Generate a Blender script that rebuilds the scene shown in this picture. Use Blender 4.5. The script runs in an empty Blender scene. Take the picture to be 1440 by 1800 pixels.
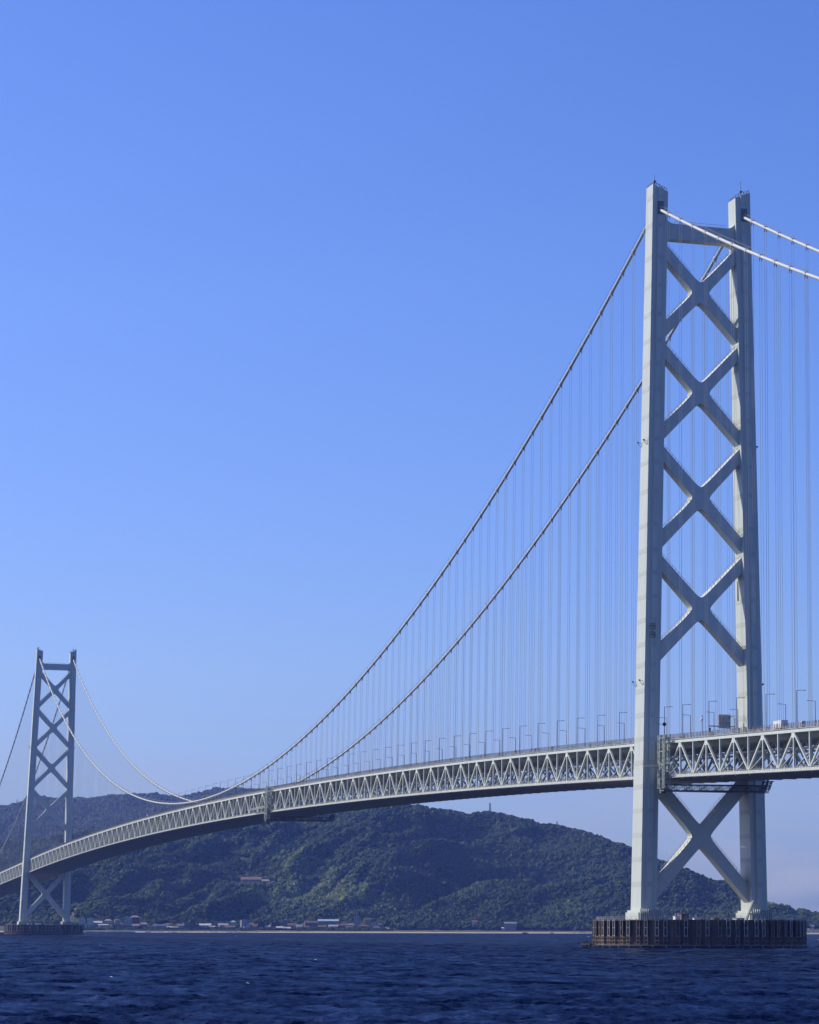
import bpy, bmesh, math, random
import numpy as np
from mathutils import Matrix, Vector
R = math.radians
random.seed(7)
scene = bpy.context.scene
COL = scene.collection

# ------------------------------------------------------------------ camera
CAM = np.array([1012.94, -371.93, 6.611])
c_r = Vector((0.32685430, 0.94507150, 0.00247402))
c_u = Vector((0.18796397, -0.06757266, 0.97984870))
c_f = Vector((-0.92619426, 0.31980274, 0.19972581))
cam = bpy.data.cameras.new('camera')
cam.sensor_fit = 'VERTICAL'; cam.sensor_height = 36; cam.sensor_width = 36
cam.lens = 4869.07 / 1800 * 36
cam.shift_x = -415.41 / 1800; cam.shift_y = -257.91 / 1800
cam.clip_start = 1; cam.clip_end = 40000
cam_o = bpy.data.objects.new('camera', cam); COL.objects.link(cam_o)
b_ = -c_f
cam_o.matrix_world = Matrix(((c_r.x, c_u.x, b_.x, CAM[0]), (c_r.y, c_u.y, b_.y, CAM[1]), (c_r.z, c_u.z, b_.z, CAM[2]), (0, 0, 0, 1)))
scene.camera = cam_o

# ------------------------------------------------------------------ sky, sun, exposure
SUN_EL, SUN_AZ = R(39), R(40)          # azimuth measured from -y towards -x
sun_dir = Vector((-math.sin(SUN_AZ) * math.cos(SUN_EL), -math.cos(SUN_AZ) * math.cos(SUN_EL), math.sin(SUN_EL)))
world = bpy.data.worlds.new('World'); scene.world = world; world.use_nodes = True
wt = world.node_tree; wt.nodes.clear()
def wn(t, **k):
    n = wt.nodes.new(t)
    for a, v in k.items(): setattr(n, a, v)
    return n
w_out = wn('ShaderNodeOutputWorld'); w_bg = wn('ShaderNodeBackground')
w_sky = wn('ShaderNodeTexSky', sky_type='NISHITA', sun_disc=False, sun_elevation=SUN_EL, sun_rotation=R(220),
           altitude=0, air_density=1.0, dust_density=0.9, ozone_density=3.0)
w_mul = wn('ShaderNodeMix', data_type='RGBA', blend_type='MULTIPLY'); w_mul.inputs['Factor'].default_value = 1
w_mul.inputs['B'].default_value = (0.88, 0.92, 1.40, 1)
w_hsv = wn('ShaderNodeHueSaturation'); w_hsv.inputs['Saturation'].default_value = 1.12
wt.links.new(w_sky.outputs[0], w_mul.inputs['A']); wt.links.new(w_mul.outputs['Result'], w_hsv.inputs['Color'])
# a few thin cloud wisps low over the horizon
w_tc = wn('ShaderNodeTexCoord'); w_map = wn('ShaderNodeMapping'); w_map.inputs['Scale'].default_value = (7, 7, 34)
w_noi = wn('ShaderNodeTexNoise'); w_noi.inputs['Scale'].default_value = 1.6; w_noi.inputs['Detail'].default_value = 5
w_ramp = wn('ShaderNodeMapRange'); w_ramp.inputs[1].default_value = 0.40; w_ramp.inputs[2].default_value = 0.72
w_sep = wn('ShaderNodeSeparateXYZ'); w_band = wn('ShaderNodeMapRange')
w_band.inputs[1].default_value = 0.075; w_band.inputs[2].default_value = 0.0; w_band.inputs[3].default_value = 0.0; w_band.inputs[4].default_value = 0.8
w_m = wn('ShaderNodeMath', operation='MULTIPLY'); w_mix = wn('ShaderNodeMix', data_type='RGBA')
w_mix.inputs['B'].default_value = (3.75, 3.85, 5.3, 1)
L = wt.links.new
L(w_tc.outputs['Generated'], w_map.inputs[0]); L(w_map.outputs[0], w_noi.inputs['Vector']); L(w_noi.outputs['Fac'], w_ramp.inputs[0])
L(w_tc.outputs['Generated'], w_sep.inputs[0]); L(w_sep.outputs['Z'], w_band.inputs[0])
L(w_ramp.outputs[0], w_m.inputs[0]); L(w_band.outputs[0], w_m.inputs[1]); L(w_m.outputs[0], w_mix.inputs['Factor'])
w_gr = wn('ShaderNodeValToRGB'); e_ = w_gr.color_ramp.elements          # the air dims and blues the lowest sky
e_[0].position = 0.0; e_[0].color = (0.45, 0.635, 1.08, 1); e_[1].position = 0.22; e_[1].color = (1, 0.985, 1, 1)
k_ = w_gr.color_ramp.elements.new(0.09); k_.color = (0.83, 0.88, 0.97, 1)
w_gm = wn('ShaderNodeMix', data_type='RGBA', blend_type='MULTIPLY'); w_gm.inputs['Factor'].default_value = 1
L(w_sep.outputs['Z'], w_gr.inputs[0]); L(w_hsv.outputs[0], w_gm.inputs['A']); L(w_gr.outputs[0], w_gm.inputs['B'])
L(w_gm.outputs['Result'], w_mix.inputs['A']); L(w_mix.outputs['Result'], w_bg.inputs['Color'])
w_bg.inputs['Strength'].default_value = 0.115
L(w_bg.outputs[0], w_out.inputs[0])
sun = bpy.data.lights.new('sun', 'SUN'); sun.energy = 4.9; sun.angle = R(0.53); sun.color = (1.0, 0.93, 0.78)
sun_o = bpy.data.objects.new('sun', sun); COL.objects.link(sun_o)
sun_o.rotation_euler = sun_dir.to_track_quat('Z', 'Y').to_euler(); sun_o.location = (0, -600, 900)
vs = scene.view_settings; vs.view_transform = 'Standard'; vs.look = 'None'; vs.exposure = 0; vs.gamma = 1; vs.use_curve_mapping = False
scene.cycles.use_denoising = True; scene.cycles.use_adaptive_sampling = False
scene.cycles.sample_clamp_direct = 3.0; scene.cycles.max_bounces = 6; scene.cycles.volume_bounces = 0; scene.cycles.diffuse_bounces = 3

# ------------------------------------------------------------------ materials
MATS = {}
def mat(name, col, rough=0.6, var=0.12, scale=0.3, stretch=(1, 1, 1), metal=0.0, bump=0.0, dark=None, spec=0.4):
    if name in MATS: return MATS[name]
    m = bpy.data.materials.new(name); m.use_nodes = True; t = m.node_tree; N = t.nodes; K = t.links.new
    p = N['Principled BSDF']; p.inputs['Roughness'].default_value = rough; p.inputs['Metallic'].default_value = metal
    p.inputs['Specular IOR Level'].default_value = spec
    g = N.new('ShaderNodeNewGeometry'); mp = N.new('ShaderNodeMapping'); mp.inputs['Scale'].default_value = stretch
    n = N.new('ShaderNodeTexNoise'); n.inputs['Scale'].default_value = scale; n.inputs['Detail'].default_value = 6
    n.inputs['Roughness'].default_value = 0.62
    K(g.outputs['Position'], mp.inputs[0]); K(mp.outputs[0], n.inputs['Vector'])
    mr = N.new('ShaderNodeMapRange'); mr.inputs[1].default_value = 0.3; mr.inputs[2].default_value = 0.7
    K(n.outputs['Fac'], mr.inputs[0])
    mx = N.new('ShaderNodeMix'); mx.data_type = 'RGBA'
    d = dark if dark else tuple(c * (1 - var) for c in col)
    l = tuple(min(1, c * (1 + var)) for c in col)
    mx.inputs['A'].default_value = (*d, 1); mx.inputs['B'].default_value = (*l, 1)
    K(mr.outputs[0], mx.inputs['Factor']); K(mx.outputs['Result'], p.inputs['Base Color'])
    if bump:
        b = N.new('ShaderNodeBump'); b.inputs['Strength'].default_value = bump; b.inputs['Distance'].default_value = 0.3
        K(n.outputs['Fac'], b.inputs['Height']); K(b.outputs[0], p.inputs['Normal'])
    MATS[name] = m
    return m
M_TOWER = mat('tower_paint', (0.50, 0.54, 0.485), 0.5, 0.10, 0.8, (1, 1, 0.05))
M_BAND = mat('splice_paint', (0.44, 0.47, 0.425), 0.6, 0.15, 1.6, (1, 1, 1), bump=0.3)
M_BRACE = mat('brace_paint', (0.50, 0.535, 0.485), 0.5, 0.08, 0.3)
M_TRUSS = mat('truss_paint', (0.54, 0.58, 0.52), 0.5, 0.12, 0.4)
M_CABLE = mat('cable_wrap', (0.48, 0.505, 0.48), 0.45, 0.1, 0.5)
M_ROPE = mat('hanger_rope', (0.30, 0.31, 0.33), 0.5, 0.1, 0.2)
M_DARK = mat('dark_steel', (0.16, 0.17, 0.18), 0.6, 0.25, 0.6)
M_GALV = mat('galvanised_steel', (0.42, 0.42, 0.40), 0.45, 0.3, 0.9)
M_RAIL = mat('deck_railing_paint', (0.20, 0.19, 0.165), 0.6, 0.75, 0.6)
M_ROAD = mat('road_asphalt', (0.055, 0.055, 0.058), 0.85, 0.2, 0.4)
M_CONC = mat('pier_concrete', (0.115, 0.085, 0.062), 0.85, 0.65, 0.5, (1, 1, 0.15), bump=0.25)
M_WEED = mat('tide_stained_concrete', (0.022, 0.022, 0.018), 0.5, 0.4, 0.6)
M_FEND = mat('fender_steel', (0.33, 0.32, 0.30), 0.5, 0.25, 0.7)
M_FEND2 = mat('worn_fender_steel', (0.22, 0.19, 0.16), 0.6, 0.4, 0.7)
M_FEND3 = mat('rusty_fender_steel', (0.20, 0.15, 0.115), 0.7, 0.5, 0.7)
M_RUBB = mat('fender_rubber', (0.03, 0.03, 0.033), 0.7, 0.3, 0.8)
M_RUST = mat('rusty_steel', (0.16, 0.113, 0.08), 0.8, 0.65, 0.45)
M_WHITE = mat('white_paint', (0.70, 0.70, 0.68), 0.5, 0.06, 0.5)
M_GREEN = mat('gantry_green_paint', (0.40, 0.44, 0.38), 0.55, 0.3, 0.8)
M_RED = mat('red_paint', (0.45, 0.06, 0.04), 0.5, 0.1, 0.5)
M_GLASS = mat('dark_glass', (0.03, 0.035, 0.045), 0.12, 0.1, 0.5, spec=0.6)
M_TYRE = mat('tyre_rubber', (0.02, 0.02, 0.02), 0.8, 0.1, 1)

# ------------------------------------------------------------------ object helpers
def tag(o, label=None, cat=None, group=None, kind=None):
    if label: o['label'] = label
    if cat: o['category'] = cat
    if group: o['group'] = group
    if kind: o['kind'] = kind
    return o
def thing(name, loc, label, cat, group=None, rz=0.0):
    o = bpy.data.objects.new(name, None); COL.objects.link(o)
    o.location = loc; o.rotation_euler = (0, 0, rz); o.empty_display_size = 1
    return tag(o, label, cat, group)
def copy_tree(o, parent=None):
    c = o.copy(); COL.objects.link(c)
    if parent is not None: c.parent = parent
    for ch in list(o.children): copy_tree(ch, c)
    return c
class MB:
    def __init__(s, org=(0, 0, 0)):
        s.v = []; s.f = []; s.m = []; s.o = Vector(org); s.mi = 0
    def add(s, vs, fs):
        n = len(s.v)
        s.v += [tuple(Vector(v) - s.o) for v in vs]
        s.f += [tuple(i + n for i in f) for f in fs]; s.m += [s.mi] * len(fs)
    def box(s, x0, x1, y0, y1, z0, z1):
        s.add([(x0, y0, z0), (x1, y0, z0), (x1, y1, z0), (x0, y1, z0), (x0, y0, z1), (x1, y0, z1), (x1, y1, z1), (x0, y1, z1)],
              [(3, 2, 1, 0), (4, 5, 6, 7), (0, 1, 5, 4), (1, 2, 6, 5), (2, 3, 7, 6), (3, 0, 4, 7)])
    def beam(s, a, b, w, h, up=(0, 0, 1)):
        a = Vector(a); b = Vector(b); d = (b - a).normalized(); up = Vector(up)
        if abs(d.dot(up)) > 0.999: up = Vector((1, 0, 0))
        sd = d.cross(up).normalized(); u = sd.cross(d)
        sd = sd * (w / 2); u = u * (h / 2)
        s.add([a - sd - u, a + sd - u, a + sd + u, a - sd + u, b - sd - u, b + sd - u, b + sd + u, b - sd + u],
              [(0, 1, 2, 3), (7, 6, 5, 4), (4, 5, 1, 0), (5, 6, 2, 1), (6, 7, 3, 2), (7, 4, 0, 3)])
    def tube(s, pts, r, n=8, r2=None):
        pts = [Vector(p) for p in pts]; k = len(pts); vs = []; fs = []
        for i, p in enumerate(pts):
            d = (pts[min(i + 1, k - 1)] - pts[max(i - 1, 0)]).normalized()
            up = Vector((0, 0, 1)) if abs(d.z) < 0.95 else Vector((0, 1, 0))
            a = d.cross(up).normalized(); b = a.cross(d)
            rr = r if r2 is None else r + (r2 - r) * i / (k - 1)
            for j in range(n):
                t = 2 * math.pi * j / n
                vs.append(p + a * (rr * math.cos(t)) + b * (rr * math.sin(t)))
        for i in range(k - 1):
            for j in range(n):
                fs.append((i * n + j, i * n + (j + 1) % n, (i + 1) * n + (j + 1) % n, (i + 1) * n + j))
        fs.append(tuple(range(n))[::-1]); fs.append(tuple((k - 1) * n + j for j in range(n)))
        s.add(vs, fs)
    def extrude(s, poly, axis_pts):
        """poly: ring of points at start; axis_pts: matching ring at the end"""
        n = len(poly)
        s.add(list(poly) + list(axis_pts), [tuple(range(n))[::-1], tuple(range(n, 2 * n))] + [(i, (i + 1) % n, n + (i + 1) % n, n + i) for i in range(n)])
    def build(s, name, m, parent=None, smooth=False, label=None, kind=None):
        me = bpy.data.meshes.new(name); me.from_pydata(s.v, [], s.f)
        ms = m if isinstance(m, (list, tuple)) else [m]
        for x in ms: me.materials.append(x)
        if len(ms) > 1: me.polygons.foreach_set('material_index', s.m)
        bm = bmesh.new(); bm.from_mesh(me); bmesh.ops.recalc_face_normals(bm, faces=bm.faces); bm.to_mesh(me); bm.free()
        if smooth: me.polygons.foreach_set('use_smooth', [True] * len(me.polygons))
        me.update()
        o = bpy.data.objects.new(name, me); COL.objects.link(o)
        if parent is not None: o.parent = parent
        else: o.location = s.o
        if label: o['label'] = label
        if kind: o['kind'] = kind
        return o
ORD = ['first', 'second', 'third', 'fourth', 'fifth', 'sixth', 'seventh', 'eighth', 'ninth', 'tenth', 'eleventh', 'twelfth', 'thirteenth', 'fourteenth',
       'fifteenth', 'sixteenth', 'seventeenth', 'eighteenth', 'nineteenth']
TENS = {20: 'twent', 30: 'thirt', 40: 'fort', 50: 'fift', 60: 'sixt', 70: 'sevent', 80: 'eight', 90: 'ninet'}
def ordinal(n):
    if n < 20: return ORD[n - 1]
    t = TENS[n // 10 * 10]
    return t + 'ieth' if n % 10 == 0 else t + 'y-' + ORD[n % 10 - 1]

# ------------------------------------------------------------------ noise for numpy meshes
def vnoise(x, y, seed=0):
    rs = np.random.RandomState(seed); tab = rs.rand(256, 256)
    xi = np.floor(x).astype(int); yi = np.floor(y).astype(int); fx = x - xi; fy = y - yi
    fx = fx * fx * fx * (fx * (fx * 6 - 15) + 10); fy = fy * fy * fy * (fy * (fy * 6 - 15) + 10)
    a = tab[xi & 255, yi & 255]; b = tab[(xi + 1) & 255, yi & 255]; c = tab[xi & 255, (yi + 1) & 255]; d = tab[(xi + 1) & 255, (yi + 1) & 255]
    return (a * (1 - fx) + b * fx) * (1 - fy) + (c * (1 - fx) + d * fx) * fy
def fbm(x, y, seed=0, o=4):
    s = 0; a = 1; t = 0
    for i in range(o):
        s = s + a * vnoise(x * 2 ** i + 17.3 * i, y * 2 ** i - 9.1 * i, seed + i); t += a; a *= 0.5
    return s / t
def np_mesh(name, co, quads, m, smooth=True):
    me = bpy.data.meshes.new(name)
    me.vertices.add(len(co)); me.vertices.foreach_set('co', co.astype(np.float32).ravel())
    me.loops.add(quads.size); me.loops.foreach_set('vertex_index', quads.astype(np.int32).ravel())
    me.polygons.add(len(quads)); me.polygons.foreach_set('loop_start', np.arange(0, quads.size, 4, dtype=np.int32))
    me.polygons.foreach_set('loop_total', np.full(len(quads), 4, dtype=np.int32))
    me.polygons.foreach_set('use_smooth', np.full(len(quads), smooth))
    me.materials.append(m); me.update(calc_edges=True); me.validate()
    o = bpy.data.objects.new(name, me); COL.objects.link(o)
    return o
def grid_quads(nr, nc, off=0):
    i = np.arange(nr - 1)[:, None] * nc + np.arange(nc - 1)[None, :]
    return (np.stack([i, i + 1, i + nc + 1, i + nc], -1).reshape(-1, 4)) + off

# ------------------------------------------------------------------ the sea
def water_material():
    m = bpy.data.materials.new('sea_water'); m.use_nodes = True; t = m.node_tree; N = t.nodes; K = t.links.new
    N.remove(N['Principled BSDF'])
    df = N.new('ShaderNodeBsdfDiffuse'); df.inputs['Color'].default_value = (0.0010, 0.0045, 0.025, 1)
    gl = N.new('ShaderNodeBsdfGlossy'); gl.inputs['Roughness'].default_value = 0.16; gl.inputs['Color'].default_value = (0.9, 0.95, 1, 1)
    fr = N.new('ShaderNodeFresnel'); fr.inputs['IOR'].default_value = 1.33
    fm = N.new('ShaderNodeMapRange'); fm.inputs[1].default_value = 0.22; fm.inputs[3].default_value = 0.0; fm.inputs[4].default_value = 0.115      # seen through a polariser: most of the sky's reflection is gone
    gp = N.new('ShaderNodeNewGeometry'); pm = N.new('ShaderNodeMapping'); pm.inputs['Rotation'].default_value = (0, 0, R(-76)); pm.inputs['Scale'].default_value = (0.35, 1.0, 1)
    pn = N.new('ShaderNodeTexNoise'); pn.inputs['Scale'].default_value = 0.11; pn.inputs['Detail'].default_value = 10; pn.inputs['Roughness'].default_value = 0.8      # gusts and slicks, plus light and dark of ripples put into the reflection
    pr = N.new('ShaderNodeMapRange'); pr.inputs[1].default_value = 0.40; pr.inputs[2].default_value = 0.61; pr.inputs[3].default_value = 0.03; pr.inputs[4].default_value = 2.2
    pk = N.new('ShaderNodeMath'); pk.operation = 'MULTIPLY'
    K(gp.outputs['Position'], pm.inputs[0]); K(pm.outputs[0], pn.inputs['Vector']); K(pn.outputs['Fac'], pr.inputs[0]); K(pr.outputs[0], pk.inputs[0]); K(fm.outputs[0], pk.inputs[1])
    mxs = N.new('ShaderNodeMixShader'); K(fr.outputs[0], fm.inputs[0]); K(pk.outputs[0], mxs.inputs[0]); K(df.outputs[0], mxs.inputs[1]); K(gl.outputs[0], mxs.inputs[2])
    K(mxs.outputs[0], N['Material Output'].inputs['Surface'])
    g = N.new('ShaderNodeNewGeometry')
    last = None
    for sc, st, di in ((1.1, 0.6, 0.35), (3.4, 0.5, 0.12)):
        mp = N.new('ShaderNodeMapping'); mp.inputs['Rotation'].default_value = (0, 0, R(20)); mp.inputs['Scale'].default_value = (1.0, 0.6, 1)
        n = N.new('ShaderNodeTexNoise'); n.inputs['Scale'].default_value = sc; n.inputs['Detail'].default_value = 4
        b = N.new('ShaderNodeBump'); b.inputs['Strength'].default_value = st; b.inputs['Distance'].default_value = di
        K(g.outputs['Position'], mp.inputs[0]); K(mp.outputs[0], n.inputs['Vector']); K(n.outputs['Fac'], b.inputs['Height'])
        if last: K(last.outputs[0], b.inputs['Normal'])
        last = b
    for q_ in (gl, fr): K(last.outputs[0], q_.inputs['Normal'])
    return m
def build_sea():
    az0, az1 = R(154.5), R(177.0)
    na = 860; az = np.linspace(az0, az1, na)
    D = [140.0]
    while D[-1] < 5300: D.append(D[-1] * (1.0013 if D[-1] > 185 else 1.01))
    D = np.array(D); nr = len(D)
    dd, aa = np.meshgrid(D, az, indexing='ij')
    x = CAM[0] + dd * np.cos(aa); y = CAM[1] + dd * np.sin(aa); z = np.zeros_like(x)
    rs = np.random.RandomState(3)
    step = np.maximum(dd * 0.0013, dd * (az[1] - az[0]))
    for i in range(120):
        lam = 0.5 * (8.5 / 0.5) ** (rs.rand()); th = R(166) + rs.randn() * 0.5; k = 2 * math.pi / lam
        amp = 0.0122 * lam ** 0.55
        ph = rs.rand() * 6.28
        w = np.clip((lam / step - 2.2) / 2.0, 0, 1)
        a = k * (x * math.cos(th) + y * math.sin(th)) + ph
        z += w * amp * (np.sin(a) + 0.28 * np.cos(2 * a))
    gust = 0.45 + 1.1 * fbm(x / 130, y / 45, 31, 4)
    z *= gust
    edge = np.clip(np.minimum(aa - az0, az1 - aa) / R(0.5), 0, 1) * np.clip((dd - 140) / 15, 0, 1) * np.clip((5300 - dd) / 50, 0, 1)
    z *= edge
    co = [np.stack([x, y, z], -1).reshape(-1, 3)]; q = [grid_quads(nr, na)]; off = nr * na
    # calm surroundings: the rest of the disc round the camera
    def ring(a0, a1, n, ds):
        nonlocal off
        A, Dd = np.linspace(a0, a1, n), np.array(ds)
        d2, a2 = np.meshgrid(Dd, A, indexing='ij')
        co.append(np.stack([CAM[0] + d2 * np.cos(a2), CAM[1] + d2 * np.sin(a2), np.zeros_like(d2)], -1).reshape(-1, 3))
        q.append(grid_quads(len(Dd), n, off)); off += len(Dd) * n
    far = [5, 60, 140, 400, 1200, 3000, 5300, 8000]
    ring(az1, az0 + 2 * math.pi, 70, far)
    ring(az0, az1, 20, [5, 60, 140]); ring(az0, az1, 40, [5300, 6500, 8000])
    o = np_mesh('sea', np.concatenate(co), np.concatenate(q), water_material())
    tag(o, 'dark blue choppy sea across the foreground', 'sea', kind='structure')
build_sea()
def foam():
    rs = random.Random(21); m = MB((0, 0, 0))
    for i in range(16):
        D = 230 * (13 ** rs.random()); a = R(156.5 + 18 * rs.random()); x = CAM[0] + D * math.cos(a); y = CAM[1] + D * math.sin(a)
        l = rs.uniform(.08, .26) * (1 + D / 600); n = 7
        ring = [(x + l * rs.uniform(.6, 1) * math.cos(6.283 * k / n), y + l * 1.8 * rs.uniform(.5, 1) * math.sin(6.283 * k / n), .06) for k in range(n)]
        m.add(ring + [(x, y, .16 + .10 * l)], [(k, (k + 1) % n, n) for k in range(n)])
    o = m.build('foam', mat('sea_foam', (.62, .64, .66), .8, .1, 1)); tag(o, 'scattered small white foam flecks on the sea', 'foam', kind='stuff')
foam()

# ------------------------------------------------------------------ the island: hills, beach, forest
REAR = [(173.908, 0.04152), (173.723, 0.04156), (173.577, 0.04208), (173.414, 0.04309), (173.233, 0.04476), (173.084, 0.04454), (172.883, 0.04413), (172.471, 0.04453), (172.34, 0.04455), (172.157, 0.04427), (171.949, 0.04502), (171.726, 0.0459), (171.501, 0.04584), (171.24, 0.04623), (171.018, 0.04597), (170.857, 0.04672), (170.671, 0.04586), (170.424, 0.04537), (170.143, 0.04613), (169.936, 0.04688), (169.611, 0.04845), (169.467, 0.04821), (169.24, 0.04851), (169.111, 0.04851), (168.928, 0.04828), (168.056, 0.04682), (167.133, 0.04376), (166.207, 0.03987), (165.278, 0.03438), (163.65, 0.02255), (162, 0.006), (150, 0.004)]
FRONT = [(173.875, 0.02972), (173.217, 0.03139), (172.554, 0.03306), (171.217, 0.03603), (170.092, 0.03778), (168.846, 0.04034), (167.591, 0.0425), (166.672, 0.04371), (165.788, 0.04381), (165.6, 0.04399), (165.309, 0.0427), (165.135, 0.04218), (164.869, 0.04221), (164.497, 0.04034), (164.359, 0.04105), (164.139, 0.04177), (163.783, 0.0408), (163.478, 0.03936), (163.275, 0.03894), (163.106, 0.03755), (162.767, 0.03679), (162.43, 0.03565), (162.089, 0.03451), (161.784, 0.03249), (161.512, 0.03104), (161.244, 0.0293), (160.679, 0.02492), (160.486, 0.02411), (160.166, 0.02217), (159.842, 0.01942), (159.521, 0.01699), (159.298, 0.01668), (159.137, 0.01482), (158.791, 0.01206), (158.417, 0.00956), (158.181, 0.00852), (158.02, 0.00781), (157.86, 0.00602), (157.733, 0.00715), (157.538, 0.00538), (157.411, 0.00578), (156.5, 0.003), (150, 0.001)]
def table(t, az):
    a = np.array(sorted(t)); v = np.interp(az, a[:, 0], a[:, 1])
    e = np.clip((az - 174) / 8, 0, 1)
    return v * (1 - 0.5 * e)
T_AZ = np.arange(152.0, 181.0, 0.03)
T_D = np.concatenate([np.arange(4960, 5260, 6.0), np.arange(5260, 6900, 11.0), np.arange(6900, 12400, 36.0)])
PAD_D, PAD_Z = 5700.0, 6.6 + (1633.7 - 1554.5) / 4869 / 1.03 * 5700
def terrain():
    d, a = np.meshgrid(T_D, T_AZ, indexing='ij')
    ar = np.radians(a); x = CAM[0] + d * np.cos(ar); y = CAM[1] + d * np.sin(ar)
    Dr = np.interp(a, [157, 158.5, 160, 163, 175], [5480, 5560, 5850, 6300, 6520])
    shore = 5000 + 30 * (fbm(a * 1.3, a * 0, 5, 3) - 0.5) - 25 * np.clip((159.3 - a) / 1.5, 0, 1)
    foot = shore + np.interp(a, [157, 159, 160, 166, 167, 174], [40, 40, 60, 80, 150, 170])
    beach = np.clip((d - shore) / 34, -1.5, 1) * 2.6
    shelf = 2.6 + np.clip((d - shore - 34) / 60, 0, 2.0) * 4.2
    base = np.where(d < shore + 34, beach, shelf)
    s = np.clip((d - foot) / (Dr - foot), 0, 2.2)
    up = np.where(s < 1, 0.62 * s + 0.38 * s * s * (3 - 2 * s) , 1 - 0.55 * (s - 1) ** 1.2)
    target = (table(FRONT, a) * Dr + CAM[2] - 9)
    u = a * 105.0 + (Dr - d) * -0.42               # spurs run down towards the shore, slanting left
    rid = 1 - np.abs(2 * fbm(u / 330, d / 1500, 11, 3) - 1) * 1.9
    rid2 = 1 - np.abs(2 * fbm(u / 120, d / 480, 23, 3) - 1) * 1.9
    bell = np.clip(s * (1 - s), 0, 0.25) * 4
    front = base + up * np.maximum(target - 6, 2) + bell * (118 * (rid - 0.62) + 55 * (rid2 - 0.6)) + np.clip(s * 5, 0, 1) * 26 * (fbm(x / 75, y / 75, 40, 3) - 0.5)
    front = np.maximum(front, base)
    isf = d < Dr + 500
    ang = np.where(isf, (front - CAM[2]) / d, -1).max(axis=0)
    sc = (table(FRONT, T_AZ) - 9 / 6000.) / np.maximum(ang, 1e-4)
    sc = np.clip(sc, 0.3, 2.0)
    front = base + (front - base) * sc[None, :]
    pxa = np.interp(a, [157.415, 161.331, 165.93, 170.465, 173.793], [1440, 1100, 700, 300, 0])
    w1 = np.exp(-((pxa - 446) / 52) ** 4 - ((d - PAD_D) / 120) ** 4); front = front * (1 - w1) + w1 * (PAD_Z + 0.13 * (d - PAD_D))
    w3 = np.exp(-((pxa - 446) / 56) ** 6) * (d < PAD_D - 8); cap = CAM[2] + (PAD_Z - CAM[2]) / PAD_D * d - 9.0
    front = np.where(front > cap, front * (1 - w3) + np.maximum(cap, base) * w3, front)
    w2 = np.exp(-((pxa - 147) / 36) ** 4 - ((d - 5245) / 85) ** 4); front = front * (1 - w2) + w2 * (32 + 0.15 * (d - 5190))
    s2 = np.clip((d - 8000) / (11300 - 8000), 0, 1.6)
    t2 = table(REAR, a) * 11300 + CAM[2] - 9
    r3 = 1 - np.abs(2 * fbm(a * 195 / 520, d / 1300, 61, 4) - 1) * 1.8
    rear = np.where(s2 < 1, s2 * (1.5 - 0.5 * s2), 1 - 0.7 * (s2 - 1)) * t2 + np.clip(s2 * (1 - s2), 0, 1) * 4 * 90 * (r3 - 0.6)
    ang2 = np.where(d > 8100, (rear - CAM[2]) / d, -1).max(axis=0)
    sc2 = np.clip((table(REAR, T_AZ) - 9 / 11300.) / np.maximum(ang2, 1e-4), 0.3, 2)
    rear = rear * sc2[None, :]
    z = np.where(d > 8000, np.maximum(front, rear), front)
    z = np.where(d > Dr + 50, np.maximum(z, np.minimum(front, 40)), z)
    return x, y, z, d, a, foot, shore, s
TX, TY, TZ, TD, TA, TFOOT, TSHORE, TS = terrain()
def ground_z(x, y):
    dx = x - CAM[0]; dy = y - CAM[1]; D = math.hypot(dx, dy); A = math.degrees(math.atan2(dy, dx)) % 360
    i = int(np.clip(np.searchsorted(T_D, D) - 1, 0, len(T_D) - 2)); j = int(np.clip((A - T_AZ[0]) / 0.03, 0, len(T_AZ) - 2))
    u = (D - T_D[i]) / (T_D[i + 1] - T_D[i]); v = (A - T_AZ[0]) / 0.03 - j
    return float((TZ[i, j] * (1 - v) + TZ[i, j + 1] * v) * (1 - u) + (TZ[i + 1, j] * (1 - v) + TZ[i + 1, j + 1] * v) * u)
def px_az(px):       # bearing (degrees from +x) of a photo column near the waterline
    return float(np.interp(px, [0, 300, 700, 1100, 1440], [173.793, 170.465, 165.930, 161.331, 157.415]))
def px_az_np(px): return np.interp(px, [0, 300, 700, 1100, 1440], [173.793, 170.465, 165.930, 161.331, 157.415])
def at(az, D):
    return (CAM[0] + D * math.cos(R(az)), CAM[1] + D * math.sin(R(az)))
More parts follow.
